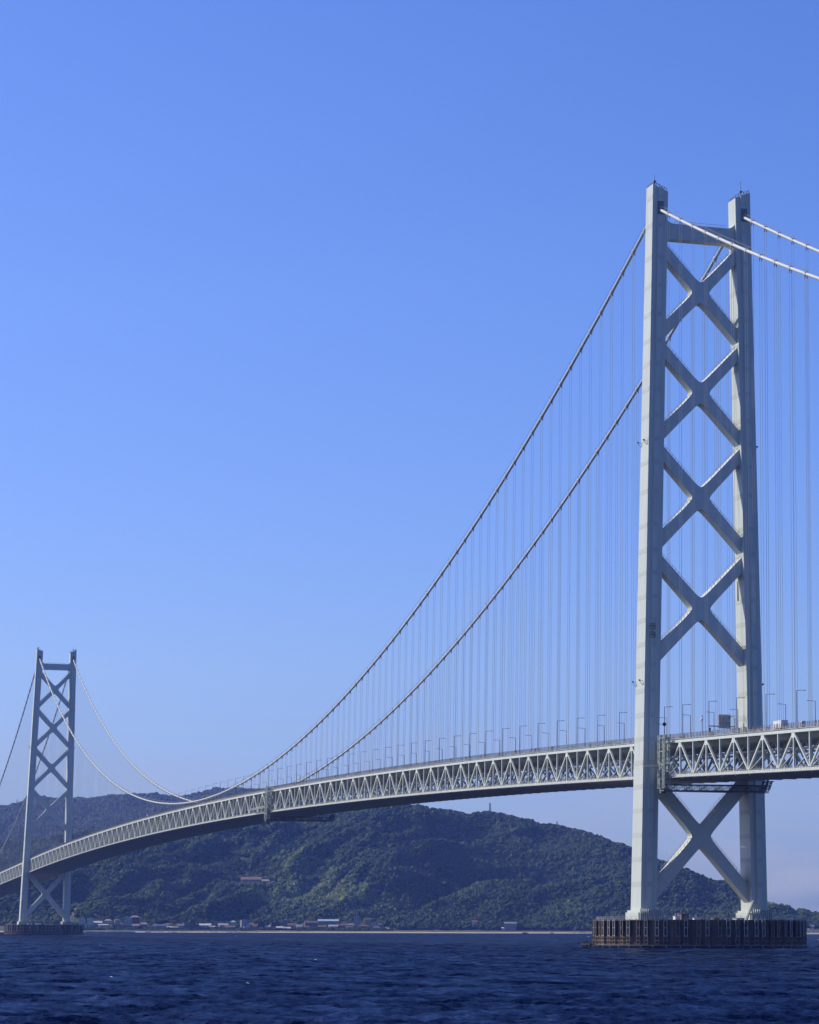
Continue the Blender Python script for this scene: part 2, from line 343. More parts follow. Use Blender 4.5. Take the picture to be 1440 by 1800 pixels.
def hills_material():
    m = bpy.data.materials.new('hill_soil'); m.use_nodes = True; t = m.node_tree; N = t.nodes; K = t.links.new
    p = N['Principled BSDF']; p.inputs['Roughness'].default_value = 0.95
    g = N.new('ShaderNodeNewGeometry'); n = N.new('ShaderNodeTexNoise'); n.inputs['Scale'].default_value = 0.012; n.inputs['Detail'].default_value = 8
    K(g.outputs['Position'], n.inputs['Vector'])
    cr = N.new('ShaderNodeValToRGB'); e = cr.color_ramp.elements
    e[0].position = 0.35; e[0].color = (0.022, 0.036, 0.014, 1); e[1].position = 0.68; e[1].color = (0.05, 0.07, 0.028, 1)
    K(n.outputs['Fac'], cr.inputs[0])
    sx = N.new('ShaderNodeSeparateXYZ'); K(g.outputs['Position'], sx.inputs[0])
    mr = N.new('ShaderNodeMapRange'); mr.inputs[1].default_value = 3.6; mr.inputs[2].default_value = 2.4
    nb = N.new('ShaderNodeTexNoise'); nb.inputs['Scale'].default_value = 0.05; nb.inputs['Detail'].default_value = 5
    K(g.outputs['Position'], nb.inputs['Vector'])
    ad = N.new('ShaderNodeMath'); ad.operation = 'MULTIPLY_ADD'; ad.inputs[1].default_value = 1.6; K(nb.outputs['Fac'], ad.inputs[0]); K(sx.outputs['Z'], ad.inputs[2])
    K(ad.outputs[0], mr.inputs[0])
    mx = N.new('ShaderNodeMix'); mx.data_type = 'RGBA'; mx.inputs['B'].default_value = (0.30, 0.26, 0.20, 1)
    K(mr.outputs[0], mx.inputs['Factor']); K(cr.outputs[0], mx.inputs['A']); K(mx.outputs['Result'], p.inputs['Base Color'])
    return m
hills = np_mesh('hills', np.stack([TX, TY, TZ], -1).reshape(-1, 3), grid_quads(len(T_D), len(T_AZ)), hills_material())
tag(hills, 'wooded island hills with a pale beach along the waterline', 'hills', kind='structure')

def leaf_material(name, dark, light, yellow):
    m = bpy.data.materials.new(name); m.use_nodes = True; t = m.node_tree; N = t.nodes; K = t.links.new
    p = N['Principled BSDF']; p.inputs['Roughness'].default_value = 0.8; p.inputs['Specular IOR Level'].default_value = 0.15
    g = N.new('ShaderNodeNewGeometry'); av = N.new('ShaderNodeAttribute'); av.attribute_type = 'INSTANCER'; av.attribute_name = 'tone'
    cr = N.new('ShaderNodeValToRGB'); e = cr.color_ramp.elements
    e[0].position = 0.05; e[0].color = (*dark, 1); e[1].position = 0.95; e[1].color = (*yellow, 1)
    k = cr.color_ramp.elements.new(0.55); k.color = (*light, 1)
    K(av.outputs['Fac'], cr.inputs[0])
    n2 = N.new('ShaderNodeTexNoise'); n2.inputs['Scale'].default_value = 0.9; n2.inputs['Detail'].default_value = 6
    K(g.outputs['Position'], n2.inputs['Vector'])
    m2 = N.new('ShaderNodeMapRange'); m2.inputs[1].default_value = 0.3; m2.inputs[2].default_value = 0.7; m2.inputs[3].default_value = 0.75; m2.inputs[4].default_value = 1.25
    K(n2.outputs['Fac'], m2.inputs[0])
    vm = N.new('ShaderNodeVectorMath'); vm.operation = 'SCALE'; K(cr.outputs[0], vm.inputs[0]); K(m2.outputs[0], vm.inputs['Scale'])
    K(vm.outputs[0], p.inputs['Base Color'])
    return m
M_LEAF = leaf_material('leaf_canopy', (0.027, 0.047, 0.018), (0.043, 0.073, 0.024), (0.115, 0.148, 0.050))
M_BARK = mat('bark', (0.07, 0.05, 0.035), 0.9, 0.3, 1.0)
def crown_mesh(name, seed, tall=0.85, sub=3):
    rs = np.random.RandomState(seed)
    bm = bmesh.new(); bmesh.ops.create_icosphere(bm, subdivisions=sub, radius=1)
    lob = [(Vector(rs.randn(3)).normalized(), 0.25 + 0.35 * rs.rand(), 0.3 + 0.25 * rs.rand()) for _ in range(26)]
    for v in bm.verts:
        n = v.co.normalized(); r = 0.70
        for c, h, w in lob:
            q = (n - c).length / w
            if q < 1: r = max(r, 0.70 + h * (1 - q * q))
        r += rs.randn() * 0.035
        v.co = n * r; v.co.z *= tall
        if v.co.z < -0.45: v.co.z = -0.45 + (v.co.z + 0.45) * 0.3
    me = bpy.data.meshes.new(name); bm.to_mesh(me); bm.free(); me.materials.append(M_LEAF)
    return me
def build_forest():
    rs = np.random.RandomState(5)
    src = bpy.data.collections.new('forest_crowns')
    for i in range(6):
        src.objects.link(bpy.data.objects.new('crown', crown_mesh('crown', 50 + i, 0.62 + 0.06 * i)))
    vis = np.maximum.accumulate((TZ + 4 - CAM[2]) / TD, axis=0)
    P = []; S = []; C = []
    def scatter(n, d0, d1, rmin, rmax):
        a = 156.0 + rs.rand(n) * (175.6 - 156.0); d = d0 + (d1 - d0) * rs.rand(n)
        i = np.clip(np.searchsorted(T_D, d) - 1, 0, len(T_D) - 2); j = ((a - T_AZ[0]) / 0.03).astype(int)
        u = (d - T_D[i]) / (T_D[i + 1] - T_D[i])
        z = TZ[i, j] * (1 - u) + TZ[i + 1, j] * u
        up = (d - TFOOT[i, j])
        ok = ((z + 16 - CAM[2]) / d >= vis[i, j] - 0.0001) & (up > 0)
        # town strip, terraced field and hillside building are kept clear
        px = np.interp(a, [157.415, 161.331, 165.93, 170.465, 173.793], [1440, 1100, 700, 300, 0])
        ok &= ~((px > 100) & (px < 700) & (up < 45 * (vnoise(px / 24, d * 0, 77))))
        ok &= ~((px > 120) & (px < 172) & (d > 5194) & (d < 5298) & (vnoise(px / 6, d / 12, 78) < .62))
        for (q0, q1, e0, e1) in CLEAR:
            ok &= ~((px > q0) & (px < q1) & (d > e0) & (d < e1))
        g = fbm(a * 105 / 60, d / 60, 91, 2)
        rad = (rmin + (rmax - rmin) * rs.rand(n) ** 1.5) * (0.65 + 0.7 * g)
        k = ok
        x = CAM[0] + d * np.cos(np.radians(a)); y = CAM[1] + d * np.sin(np.radians(a))
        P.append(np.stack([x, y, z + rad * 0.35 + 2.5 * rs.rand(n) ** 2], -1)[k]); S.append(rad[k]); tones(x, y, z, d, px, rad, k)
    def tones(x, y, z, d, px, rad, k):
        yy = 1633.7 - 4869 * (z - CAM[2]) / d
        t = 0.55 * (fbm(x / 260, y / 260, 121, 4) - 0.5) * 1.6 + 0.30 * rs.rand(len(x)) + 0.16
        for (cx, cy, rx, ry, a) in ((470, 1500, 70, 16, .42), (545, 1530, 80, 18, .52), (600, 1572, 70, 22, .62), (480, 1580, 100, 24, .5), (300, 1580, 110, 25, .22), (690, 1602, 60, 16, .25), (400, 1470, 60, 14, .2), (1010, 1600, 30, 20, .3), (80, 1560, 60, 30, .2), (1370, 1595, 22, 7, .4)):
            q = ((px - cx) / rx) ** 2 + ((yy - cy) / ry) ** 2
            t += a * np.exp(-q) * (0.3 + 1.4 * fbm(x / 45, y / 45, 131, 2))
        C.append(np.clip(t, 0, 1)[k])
    def small(n):      # garden trees and shrubs between the houses
        a = px_az_np(120 + 570 * rs.rand(n)); d = 5050 + 110 * rs.rand(n)
        i = np.clip(np.searchsorted(T_D, d) - 1, 0, len(T_D) - 2); j = ((a - T_AZ[0]) / 0.03).astype(int)
        z = TZ[i, j]; rad = 1.6 + 2.2 * rs.rand(n); px = np.interp(a, [157.415, 161.331, 165.93, 170.465, 173.793], [1440, 1100, 700, 300, 0])
        x = CAM[0] + d * np.cos(np.radians(a)); y = CAM[1] + d * np.sin(np.radians(a)); k = np.ones(n, bool)
        P.append(np.stack([x, y, z + rad * .5], -1)); S.append(rad); tones(x, y, z, d, px, rad, k)
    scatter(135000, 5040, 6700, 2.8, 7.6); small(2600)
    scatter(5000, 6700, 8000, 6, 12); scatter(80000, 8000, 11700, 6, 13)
    P = np.concatenate(P); S = np.concatenate(S); C = np.concatenate(C)
    me = bpy.data.meshes.new('hill_forest'); me.vertices.add(len(P)); me.vertices.foreach_set('co', P.astype(np.float32).ravel())
    at_ = me.attributes.new('size', 'FLOAT', 'POINT'); at_.data.foreach_set('value', S.astype(np.float32))
    at2 = me.attributes.new('tone', 'FLOAT', 'POINT'); at2.data.foreach_set('value', C.astype(np.float32))
    o = bpy.data.objects.new('hill_forest', me); COL.objects.link(o)
    tag(o, 'dense green forest covering the island hills behind the bridge', 'forest', kind='stuff')
    ng = bpy.data.node_groups.new('forest_scatter', 'GeometryNodeTree')
    ng.interface.new_socket('Geometry', in_out='INPUT', socket_type='NodeSocketGeometry'); ng.interface.new_socket('Geometry', in_out='OUTPUT', socket_type='NodeSocketGeometry')
    N = ng.nodes; K = ng.links.new
    gi = N.new('NodeGroupInput'); go = N.new('NodeGroupOutput'); mp = N.new('GeometryNodeMeshToPoints'); ip = N.new('GeometryNodeInstanceOnPoints')
    ci = N.new('GeometryNodeCollectionInfo'); ci.inputs['Collection'].default_value = src; ci.inputs['Separate Children'].default_value = True
    ip.inputs['Pick Instance'].default_value = True
    na = N.new('GeometryNodeInputNamedAttribute'); na.data_type = 'FLOAT'; na.inputs['Name'].default_value = 'size'
    rv = N.new('FunctionNodeRandomValue'); rv.data_type = 'FLOAT_VECTOR'; rv.inputs['Max'].default_value = (0.25, 0.25, 6.28)
    K(gi.outputs[0], mp.inputs[0]); K(mp.outputs[0], ip.inputs['Points']); K(ci.outputs[0], ip.inputs['Instance'])
    K(na.outputs[0], ip.inputs['Scale']); K(rv.outputs[0], ip.inputs['Rotation']); K(ip.outputs[0], go.inputs[0])
    md = o.modifiers.new('scatter', 'NODES'); md.node_group = ng
    print('forest crowns', len(P))
HILL_D = PAD_D
CLEAR = [(417, 479, PAD_D - 14, PAD_D + 14)]
build_forest()

# ------------------------------------------------------------------ bridge profile
SPAN = 1991.0; PAN = SPAN / 141; YT = 17.75
def zt(x):                       # top of the upper chord
    if x > 0: return 77.74 - 0.0322 * x
    if x < -SPAN: return 77.74 + 0.0322 * (x + SPAN)
    return 93.8 - 1.62e-5 * (x + SPAN / 2) ** 2
def zc(x):                       # axis of the main cable
    if x > 0: return 289.6 - 0.43 * x + 2.0e-4 * x * x
    if x < -SPAN: d = -SPAN - x; return 289.6 - 0.43 * d + 2.0e-4 * d * d
    u = (x + SPAN / 2) / (SPAN / 2)
    return 96.9 + 180.2 * u * u + 12.5 * u ** 4
X_END, X_FAR = 410, -2951

# ------------------------------------------------------------------ towers
ZB, ZT = 13.6, 298.3
def leg_dims(z):
    t = (z - ZB) / (ZT - ZB)
    return 5.9 + (4.05 - 5.9) * t + 0.95, 3.18, 22.52 + (17.52 - 22.52) * t
def leg_section(z, sy, capz=None):
    A, B, yc = leg_dims(z); n = 2.1; k = 0.95
    P = [(A, -B + n), (A, B - n), (A - k, B - n), (A - k, B), (-A + k, B), (-A + k, B - n), (-A, B - n), (-A, -B + n), (-A + k, -B + n), (-A + k, -B), (A - k, -B), (A - k, -B + n)]
    out = []
    for a, b in P:
        zz = z
        if capz is not None:
            zz = ZT - 2.74 * (1 - (b + B) / (2 * B)) 
        out.append((a, sy * (yc + b), zz))
    return out
BANDS = [293.1, 281.5, 268.4, 256.7, 245.1, 234.5, 225.2, 215.1, 204.3, 195.0, 185.8, 174.4, 161.0, 151.1, 142.2, 133.0, 123.8, 114.6, 106.7, 96.7, 87.5, 78.3, 69.2, 60.2, 51.2, 42.0, 32.9, 23.6]
def make_tower():
    root = thing('bridge_tower', (0, 0, 10), 'large pale grey steel bridge tower with crossed braces, the nearer of the two', 'bridge tower')
    org = root.location
    for sy in (-1, 1):
        m = MB(org)
        st = [ZB, 60, 120, 180, 240]
        rings = [leg_section(z, sy) for z in st] + [leg_section(ZT, sy, True)]
        n = 12; vs = [p for r_ in rings for p in r_]; fs = [tuple(range(n))]
        for i in range(len(rings) - 1):
            for j in range(n): fs.append((i * n + j, i * n + (j + 1) % n, (i + 1) * n + (j + 1) % n, (i + 1) * n + j))
        k = (len(rings) - 1) * n
        fs.append(tuple(k + j for j in range(n)))
        m.add(vs, fs)
        leg = m.build('leg', M_TOWER, root)
        for zb in BANDS:
            b = MB(org); h = 0.85 + 0.12 * random.random()
            A0, B0, y0 = leg_dims(zb - h); A1, B1, y1 = leg_dims(zb + h); e = 0.045
            for s2 in (-1, 1):          # plates on the outer and inner faces
                b.extrude([(-A0 + 1.2, sy * y0 + s2 * (B0 - 0.03), zb - h), (A0 - 1.2, sy * y0 + s2 * (B0 - 0.03), zb - h), (A1 - 1.2, sy * y1 + s2 * (B1 - 0.03), zb + h), (-A1 + 1.2, sy * y1 + s2 * (B1 - 0.03), zb + h)],
                          [(-A0 + 1.2, sy * y0 + s2 * (B0 + e), zb - h), (A0 - 1.2, sy * y0 + s2 * (B0 + e), zb - h), (A1 - 1.2, sy * y1 + s2 * (B1 + e), zb + h), (-A1 + 1.2, sy * y1 + s2 * (B1 + e), zb + h)])
                w = B0 - 2.25           # and on the two faces across the bridge
                b.extrude([(s2 * (A0 - 0.03), sy * y0 - w, zb - h), (s2 * (A0 - 0.03), sy * y0 + w, zb - h), (s2 * (A1 - 0.03), sy * y1 + w, zb + h), (s2 * (A1 - 0.03), sy * y1 - w, zb + h)],
                          [(s2 * (A0 + e), sy * y0 - w, zb - h), (s2 * (A0 + e), sy * y0 + w, zb - h), (s2 * (A1 + e), sy * y1 + w, zb + h), (s2 * (A1 + e), sy * y1 - w, zb + h)])
            b.build('splice_band', M_BAND, leg)
        # openings where the cable passes, with a short collar, both ways
        for sx in (-1, 1):
            A, B, yc = leg_dims(288); o = MB(org)
            o.box(sx * (A - 0.3), sx * (A + 0.06), sy * YT - 1.25, sy * YT + 1.25, 285.7, 291.2)
            o.build('saddle_opening', M_DARK, leg)
        # rail and lamps on the sloping top
        t = MB(org); A, B, yc = leg_dims(ZT)
        for i in range(8):
            for b in (-B + 0.3, B - 0.3):
                a = -A + 1.5 + i * (2 * A - 3) / 7; zz = ZT - 2.74 * (1 - (b + B) / (2 * B))
                t.beam((a, sy * (yc + b), zz - 0.1), (a, sy * (yc + b), zz + 1.1), 0.12, 0.12)
                if i < 7: t.beam((a, sy * (yc + b), zz + 1.1), (a + (2 * A - 3) / 7, sy * (yc + b), zz + 1.1), 0.1, 0.1)
        for i in range(6):
            b = -B + 0.4 + i * (2 * B - 0.8) / 5; zz = ZT - 2.74 * (1 - (b + B) / (2 * B))
            t.beam((A - 1.2, sy * (yc + b), zz - 0.1), (A - 1.2, sy * (yc + b), zz + 1.1 + 0.5 * (i % 2)), 0.16, 0.16)
        for a in (-A + 1.5, A - 1.5):
            t.beam((a, sy * (yc - B + .3), ZT - 2.74 * (1 - .3 / (2 * B)) + 1.1), (a, sy * (yc + B - .3), ZT - 2.74 * .3 / (2 * B) + 1.1), .1, .1)
        t.beam((A - 1.2, sy * (yc - B + .3), ZT - 2.74 * (1 - .3 / (2 * B)) + 1.1), (A - 1.2, sy * (yc + B - .3), ZT - 2.74 * .3 / (2 * B) + 1.1), .1, .1)
        t.build('top_railing', M_DARK, leg)
        l = MB(org); px = 2.4
        b = 2.0 if sy < 0 else -0.2
        zz = ZT - 2.74 * (1 - (b + B) / (2 * B))
        l.beam((px, sy * (yc + b), zz - .2), (px, sy * (yc + b), zz + 1.9), 0.4, 0.4); l.beam((px - .6, sy * (yc + b), zz + 2.0), (px + .6, sy * (yc + b), zz + 2.0), 1.2, 0.5)
        l.beam((px, sy * (yc + b), zz + 2.2), (px, sy * (yc + b), zz + (4.6 if sy < 0 else 6.5)), 0.14, 0.14)
        l.build('aviation_light', M_DARK, leg)
        # small floodlight brackets on the outer face
        for zb in (194.5, 100.5):
            A, B, yc = leg_dims(zb)
            for a in (-A + 1.2, A - 3.2):
                f = MB(org)
                yy = sy * (yc + B)
                f.beam((a, yy - sy * .05, zb), (a, yy + sy * 1.2, zb + 0.1), 0.14, 0.14); f.box(a - .25, a + .25, min(yy + sy * 1.0, yy + sy * 1.6), max(yy + sy * 1.0, yy + sy * 1.6), zb - .1, zb + .5)
                f.beam((a, yy - sy * .05, zb - 1.8), (a, yy + sy * 1.3, zb), 0.14, 0.14)
                f.build('floodlight', M_DARK, leg)
        # foot: anchor plinth with stiffening ribs
        A, B, yc = leg_dims(ZB); p = MB(org)
        p.box(-A - 0.75, A + 0.75, sy * yc - B - 1.5, sy * yc + B + 1.5, 10.0, 13.1)
        p.box(-A - 0.35, A + 0.35, sy * yc - B - 0.9, sy * yc + B + 0.9, 13.103, 13.9)
        ft = p.build('foot', M_TOWER, leg)
        for i in range(11):
            yy = sy * yc - B - 0.9 + i * (2 * B + 1.8) / 10
            rb = MB(org); sx = 1
            rb.box(A + .74, A + 1.6, yy - .12, yy + .12, 10.02, 14.4)
            rb.build('foot_rib', M_TOWER, leg)
    # crossed braces
    XF = 2.65
    def face(poly, name, material, parent):
        m = MB(org); m.extrude([(XF, y, z) for y, z in poly], [(-XF, y, z) for y, z in poly])
        return m.build(name, material, parent)
    def inner(z): A, B, yc = leg_dims(z); return yc - B
    for zn, mm, h, q in ((255.6, 1.065, 3.0, 1.3), (214.9, 1.06, 3.0, 1.3), (172.9, 1.065, 3.05, 1.3), (129.3, 1.045, 3.1, 1.3), (41.8, 1.115, 3.35, 0.9)):
        yu = inner(zn + 15) + 0.4; yl = inner(zn - 15) + 0.4
        top = [(y, zn + math.sqrt((mm * y) ** 2 + q * q) + h) for y in [yu * k for k in (-1, -.6, -.35, -.22, -.14, -.08, -.04, 0, .04, .08, .14, .22, .35, .6, 1)]]
        bot = [(y, zn - math.sqrt((mm * y) ** 2 + q * q) - h) for y in [yl * k for k in (1, .6, .35, .22, .14, .08, .04, 0, -.04, -.08, -.14, -.22, -.35, -.6, -1)]]
        zu = zn + mm * yu - h; zl = zn - mm * yl + h
        side = []
        for k in (1, .6, .35, .22, .14, .08, .04, 0):
            dz = (zu - zn) * k; side.append((math.sqrt((dz / mm) ** 2 + 0.9 ** 2) + h / mm - 0.05, zn + dz))
        for k in (.04, .08, .14, .22, .35, .6, 1):
            dz = (zl - zn) * k; side.append((math.sqrt((dz / mm) ** 2 + 0.9 ** 2) + h / mm - 0.05, zn + dz))
        poly = top + side + bot + [(-y, z) for y, z in side[::-1]]
        br = face(poly, 'cross_brace', M_BRACE, root)
        for s in (-1, 1):
            for ym, fn, y1 in ((-1, 1, yu), (-1, -1, yl)):
                r_ = MB(org)
                y = 4.4
                while y < y1 - 0.8:
                    if fn > 0: z = zn + math.sqrt((mm * y) ** 2 + q * q) + h
                    else: z = zn - mm * y + h
                    if fn > 0 or y > 4.0:
                        for xx in (-XF + .25, XF - .25):
                            r_.beam((xx, s * y, z - .1), (xx, s * y, z + 1.0), 0.1, 0.1)
                    y += 1.25
                z0, z1 = (zn + math.sqrt((mm * 4.4) ** 2 + q * q) + h, zn + math.sqrt((mm * (y1 - .8)) ** 2 + q * q) + h) if fn > 0 else (zn - mm * 4.4 + h, zn - mm * (y1 - .8) + h)
                for xx in (-XF + .25, XF - .25): r_.beam((xx, s * 4.4, z0 + 1.0), (xx, s * (y1 - .8), z1 + 1.0), 0.1, 0.1)
                r_.beam((-XF + .25, s * 4.4, z0 + 1.0), (XF - .25, s * 4.4, z0 + 1.0), 0.1, 0.1)
                r_.build('walkway_railing', M_GALV, br)
    # top beam with haunches
    yi = inner(280) + 0.35
    top = [(-yi, 286.6)] + [(-yi + 3.4 * (1 - math.cos(t)) + .35 * math.sin(t), 283.0 + 3.4 * (1 - math.sin(t))) for t in [R(18 * k) for k in range(1, 6)]]
    top = top + [(-y, z) for y, z in top[::-1]]
    bot = [(yi, 275.2), (yi - 1.4, 276.2), (yi - 3.2, 276.7)]
    bot = bot + [(-y, z) for y, z in bot[::-1]]
    bm_ = face(top + bot, 'top_beam', M_BRACE, root)
    tr = MB(org); y = -11.0
    while y < 11.1:
        for xx in (-XF + .2, XF - .2): tr.beam((xx, y, 282.9), (xx, y, 284.1), 0.1, 0.1)
        y += 1.3
    for xx in (-XF + .2, XF - .2): tr.beam((xx, -11, 284.1), (xx, 11, 284.1), 0.1, 0.1)
    tr.build('walkway_railing', M_GALV, bm_)
    return root
tower = make_tower()
tower2 = copy_tree(tower); tower2.location.x = -SPAN
tower2['label'] = 'small distant bluish steel bridge tower with crossed braces before the wooded hill'

# ------------------------------------------------------------------ piers
def make_pier():
    root = thing('bridge_pier', (0, 0, 0), 'broad round concrete pier ringed with fenders carrying the large nearer tower', 'bridge pier')
    n = 96; ro = 39.3
    def drum(r, z0, z1, name, m_, par=root):
        m = MB(); a = [(r * math.cos(2 * math.pi * i / n), r * math.sin(2 * math.pi * i / n)) for i in range(n)]
        m.extrude([(x, y, z0) for x, y in a], [(x, y, z1) for x, y in a]); return m.build(name, m_, par)
    body = drum(ro, 1.2, 10.0, 'caisson', M_CONC)
    drum(ro + 0.35, -4, 1.2, 'tide_band', M_WEED)
    k = MB()
    for i in range(n):
        t0, t1 = 2 * math.pi * i / n, 2 * math.pi * (i + 1) / n
        P = [(r * math.cos(t), r * math.sin(t), z) for t in (t0, t1) for r, z in ((ro - .6, 10.003), (ro + .5, 10.003), (ro + .5, 10.35), (ro - .6, 10.35))]
        k.add(P, [(0, 1, 5, 4), (1, 2, 6, 5), (2, 3, 7, 6), (3, 0, 4, 7)])
    k.build('coping', M_CONC, root)
    rl = MB(); rs = random.Random(4)
    for i in range(120):
        t0, t1 = 2 * math.pi * i / 120, 2 * math.pi * (i + 1) / 120; r = ro - .1
        rl.beam((r * math.cos(t0), r * math.sin(t0), 10.3), (r * math.cos(t0), r * math.sin(t0), 11.4), .09, .09)
        for z in (10.85, 11.4): rl.beam((r * math.cos(t0), r * math.sin(t0), z), (r * math.cos(t1), r * math.sin(t1), z), .06, .06)
    rl.build('edge_railing', M_GALV, root)
    ang = 0; i = 0
    while ang < 359.0:
        t = R(ang); d = Vector((math.cos(t), math.sin(t), 0)); s = Vector((-d.y, d.x, 0))
        m = MB(); b = MB(); w = 0.64 + rs.uniform(-.05, .05)
        for sg in (-1, 1):
            p = d * (ro + 1.5) + s * (w * sg)
            m.beam(p + Vector((0, 0, 4.3 + rs.uniform(-.2, .3))), p + Vector((0, 0, 10.2 + rs.uniform(-.3, .5))), 0.22, 0.24, tuple(d))
        for z in (4.5, 7.4, 10.15):
            m.beam(d * (ro + 1.5) - s * w + Vector((0, 0, z)), d * (ro + 1.5) + s * w + Vector((0, 0, z)), 0.22, 0.26)
        m.mi = 1
        m.beam(d * (ro + 0.75) + Vector((0, 0, 4.4)), d * (ro + 0.75) + Vector((0, 0, 9.8)), 0.9, 1.1, tuple(d))
        f = m.build('fender', [rs.choice([M_FEND, M_FEND, M_FEND, M_FEND2, M_FEND3]), rs.choice([M_RUBB, M_RUBB, M_CONC])], root)
        for z in (2.0, 3.4):
            b.beam(d * (ro - .02) + s * 0.75 + Vector((0, 0, z)), d * (ro + 1.45) + s * 0.75 + Vector((0, 0, z)), 0.22, 0.5)
            b.beam(d * (ro - .02) - s * 0.75 + Vector((0, 0, z)), d * (ro + 1.45) - s * 0.75 + Vector((0, 0, z)), 0.22, 0.5)
        for sg in (-1, 1): b.beam(d * (ro + 1.4) + s * (sg * .72) + Vector((0, 0, 1.3)), d * (ro + 1.4) + s * (sg * .72) + Vector((0, 0, 4.3)), 0.34, 0.3, tuple(d))
        for z in (1.5, 2.8, 4.15): b.beam(d * (ro + 1.38) - s * .7 + Vector((0, 0, z)), d * (ro + 1.38) + s * .7 + Vector((0, 0, z)), 0.3, 0.34)
        b.build('fender_bracket', M_RUST, f)
        ang += (4.55 if i % 2 == 0 else 6.4) + rs.uniform(-.35, .35); i += 1
    w = MB()                      # low service walk round the waterline
    for i in range(n):
        t0, t1 = 2 * math.pi * i / n, 2 * math.pi * (i + 1) / n
        P = [(r * math.cos(t), r * math.sin(t), z) for t in (t0, t1) for r, z in ((ro + .3, .95), (ro + 1.5, .95), (ro + 1.5, 1.2), (ro + .3, 1.2))]
        w.add(P, [(0, 1, 5, 4), (1, 2, 6, 5), (2, 3, 7, 6), (3, 0, 4, 7)])
        if i % 2 == 0:
            r = ro + 1.4; w.beam((r * math.cos(t0), r * math.sin(t0), -1), (r * math.cos(t0), r * math.sin(t0), 1.0), .3, .3)
    w.build('service_walk', M_DARK, root)
    st = MB(); t = R(-98)         # landing stage on the left side
    for a in range(-112, -84, 4):
        r0 = ro + 2.6; p = Vector((math.cos(R(a)), math.sin(R(a)), 0))
        st.beam(p * (r0 + .1) + Vector((0, 0, 1.3)), p * (r0 + 3.2) + Vector((0, 0, 1.3)), 3.0, .3)
        st.beam(p * (r0 + 3.0) + Vector((0, 0, -1.5)), p * (r0 + 3.0) + Vector((0, 0, 2.6)), .35, .35)
        st.beam(p * (r0 + 1.2) + Vector((0, 0, -1.5)), p * (r0 + 1.2) + Vector((0, 0, 2.6)), .3, .3)
    st.build('landing_stage', M_RUBB, root)
    ld = MB()                     # stair against the right leg and hoist on the edge
    for sg in (0, 1):
        ld.beam((7.6 + sg * 1.2, 16.0, 10.2), (7.6 + sg * 1.2, 19.4, 18.5), .35, .5)
    for k_ in range(12):
        q = k_ / 11; ld.beam((7.6, 16 + 3.4 * q, 10.2 + 8.3 * q), (8.8, 16 + 3.4 * q, 10.2 + 8.3 * q), .5, .12)
    ld.build('stair', M_GREEN, root)
    for (x, y, a, h, mt, nm) in ((30, -20, 1.3, 1.5, M_WHITE, 'equipment_cabinet'), (33, -6, 1.6, 1.0, M_RUST, 'equipment_cabinet'), (22, -14.5, 2.0, 2.4, M_RUST, 'winch'),
                                 (34, 3, 2.2, .9, M_GALV, 'equipment_cabinet'), (30, 13, 2.0, .8, M_GALV, 'equipment_cabinet'), (20, -9, 1.0, .9, M_WHITE, 'equipment_cabinet')):
        e = MB(); e.box(x - a, x + a, y - a * .7, y + a * .7, 10.0, 10.0 + h); e.box(x - a * 1.06, x + a * 1.06, y - a * .76, y + a * .76, 10.0 + h, 10.15 + h)
        for sg in (-1, 1): e.beam((x + sg * a * .9, y, 10 + h), (x + sg * a * .9, y, 11.2 + h), .1, .1)
        e.build(nm, mt, root)
    return root
pier = make_pier()
pier2 = copy_tree(pier); pier2.location.x = -SPAN
for hx, hy, ha, hh in ((18, -14, 1.8, 1.6), (16, -8, 3.4, 1.8), (10, 1, 1.4, 1.0)):
    e = MB(); e.box(hx - ha, hx + ha, hy - ha * .8, hy + ha * .8, 10.0, 10 + hh); e.box(hx - ha - .2, hx + ha + .2, hy - ha * .8 - .2, hy + ha * .8 + .2, 10 + hh, 10.2 + hh); e.build('equipment_hut', M_WHITE, pier2)
pier2['label'] = 'distant round concrete pier with pale fender posts under the small far tower'

